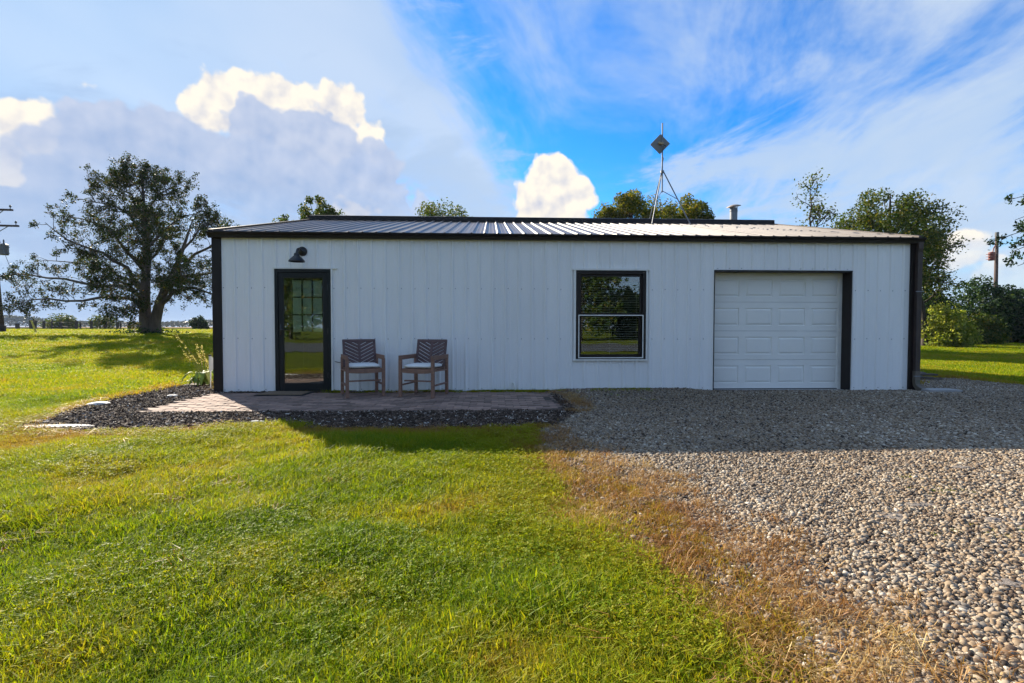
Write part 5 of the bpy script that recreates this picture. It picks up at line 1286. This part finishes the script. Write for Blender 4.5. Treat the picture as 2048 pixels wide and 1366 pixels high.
# --- straw strip and dry rims
n = 34000; x, y = view_cand(n, 1.1, 9.3, -1.25, 1.2, .4); gs, ms, ss, jt = lawn_mask(x, y)
band = sstep(ss+jt*.5, -.30, .12)*(1-sstep(gs, .05, .55))+sstep(gs, .0, .15)*(1-sstep(gs+jt*.9, .10, .60))*.55*(ss > -.6)
rim = np.exp(-((ms+.12+.1*jt)/.14)**2)*.85*(fbm(x+2, y+6, 1.1) > .38)
scrap = (fbm(x+2, y+71, 1.9) > .70)*.25*(gs < 0)*(ms < -.1)
keep = (rng.random(n) < np.clip(band+rim+scrap, 0, 1)) & (~inbld(x, y)) & (~inpatio(x, y, .02))
x, y, gs = x[keep], y[keep], gs[keep]; k = len(x); t = np.clip(.05+1.0*fbm(x+4, y+4, 1.9)*rng.uniform(.4, 1.6, k), 0, 1); s = rng.uniform(.6, 1.25, k)
z = np.where(gs > 0, gravel_z(x, y)+.008, ground_z(x, y))
scatter('dry_grass', np.stack([x, y, z], 1), rng.uniform(0, 2*pi, k), rng.normal(0, .15, (k, 2)), np.stack([s, s, s], 1), t, g_straw, 7, 'orange brown dead grass between the lawn and the gravel', 'dry grass')
# --- pebbles
n = 430000; x, y = view_cand(n, 1.15, 10.6, -.05, 1.30, .75); gs, ms, ss, jt = lawn_mask(x, y)
pr_ = sstep(gs+jt*.5, -.12, .10); keep = (rng.random(n) < np.clip(pr_+.10*sstep(ss, -.05, .2), 0, 1)*(1-.35*sstep(y, 4, 8))) & (~inbld(x, y)) & (~inpatio(x, y))
keep &= ~((y > Y0-.02) & (x < XR+.05))
x, y, gs = x[keep], y[keep], gs[keep]; k = len(x)
s = .0044+.0044*rng.gamma(1.4, .65, k); s = s*(.8+.5*fbm(x, y, .9)); s = np.minimum(s, .0175)
z = gravel_z(x, y)+s*.25
scatter('gravel', np.stack([x, y, z], 1), rng.uniform(0, 2*pi, k), rng.normal(0, .45, (k, 2)), np.stack([s]*3, 1), np.clip(rng.beta(1.5, 1.4, k)+(fbm(x, y, .8)-.5)*.3, 0, 1), g_peb, 10, 'loose tan and grey pebbles of the gravel drive', 'gravel')
# --- mulch chips
n = 95000; x = rng.uniform(-6.6, 1.3, n); y = rng.uniform(5.5, 9.6, n); gs, ms, ss, jt = lawn_mask(x, y)
keep = (ms+jt*.3 > -.05) & (~inbld(x, y)) & (~inpatio(x, y, .01)) & (gs < .1)
x, y = x[keep], y[keep]; k = len(x); s = rng.uniform(.008, .028, k)
t = rng.beta(1.6, 2.2, k); t = np.where(rng.random(k) < .05, 1., t*.95)
scatter('mulch', np.stack([x, y, .012+terrain(x, y)+rng.uniform(0, .02, k)], 1), rng.uniform(0, 2*pi, k), rng.normal(0, .35, (k, 2)), np.stack([s, s*rng.uniform(.6, 1.4, k), s], 1), t, g_chip, 8, 'dark shredded bark chips of the mulch bed', 'mulch')
# --- moss and weeds between the patio and the wall, a few in the shaded gravel
n = 2600; x = rng.uniform(-2.7, 2.8, n); y = Y0-.03-np.abs(rng.normal(0, .10, n)); keep = fbm(x+14, y*2, 1.6) > .46
x2 = np.concatenate([rng.normal(q[0], .10, 60) for q in (gnd(1240, 792), gnd(1300, 801), gnd(1180, 795), gnd(1880, 985), gnd(1830, 960), gnd(1960, 1060))]); y2 = np.concatenate([rng.normal(q[1], .05, 60) for q in (gnd(1240, 792), gnd(1300, 801), gnd(1180, 795), gnd(1880, 985), gnd(1830, 960), gnd(1960, 1060))])
sel = rng.random(len(x2)) < .35
x = np.concatenate([x[keep], x2[sel]]); y = np.concatenate([y[keep], y2[sel]]); k = len(x); s = rng.uniform(.18, .42, k)
scatter('weeds', np.stack([x, y, np.where(x > 1., gravel_z(x, y), .03)], 1), rng.uniform(0, 2*pi, k), rng.normal(0, .1, (k, 2)), np.stack([s]*3, 1), rng.uniform(.0, .95, k), g_near, 10, 'low weeds along the foot of the white wall', 'weeds')

# ------------------------------------------------------------------ thin summer haze in the air
hm = bpy.data.materials.new('haze_air'); hm.use_nodes = True; hb_ = NB(hm.node_tree); hm.node_tree.nodes.clear()
pv = hb_.node('ShaderNodeVolumePrincipled'); pv.inputs['Color'].default_value = (.72, .82, 1., 1); pv.inputs['Density'].default_value = .00022
ho_ = hb_.node('ShaderNodeOutputMaterial'); hb_.l.new(pv.outputs[0], ho_.inputs['Volume'])
mb = MB(); mb.box(-3900, 3900, -3900, 3900, -1.2, 17.); tag(mb.build('haze', hm), 'thin bluish summer haze over the far fields', 'haze', kind='stuff')
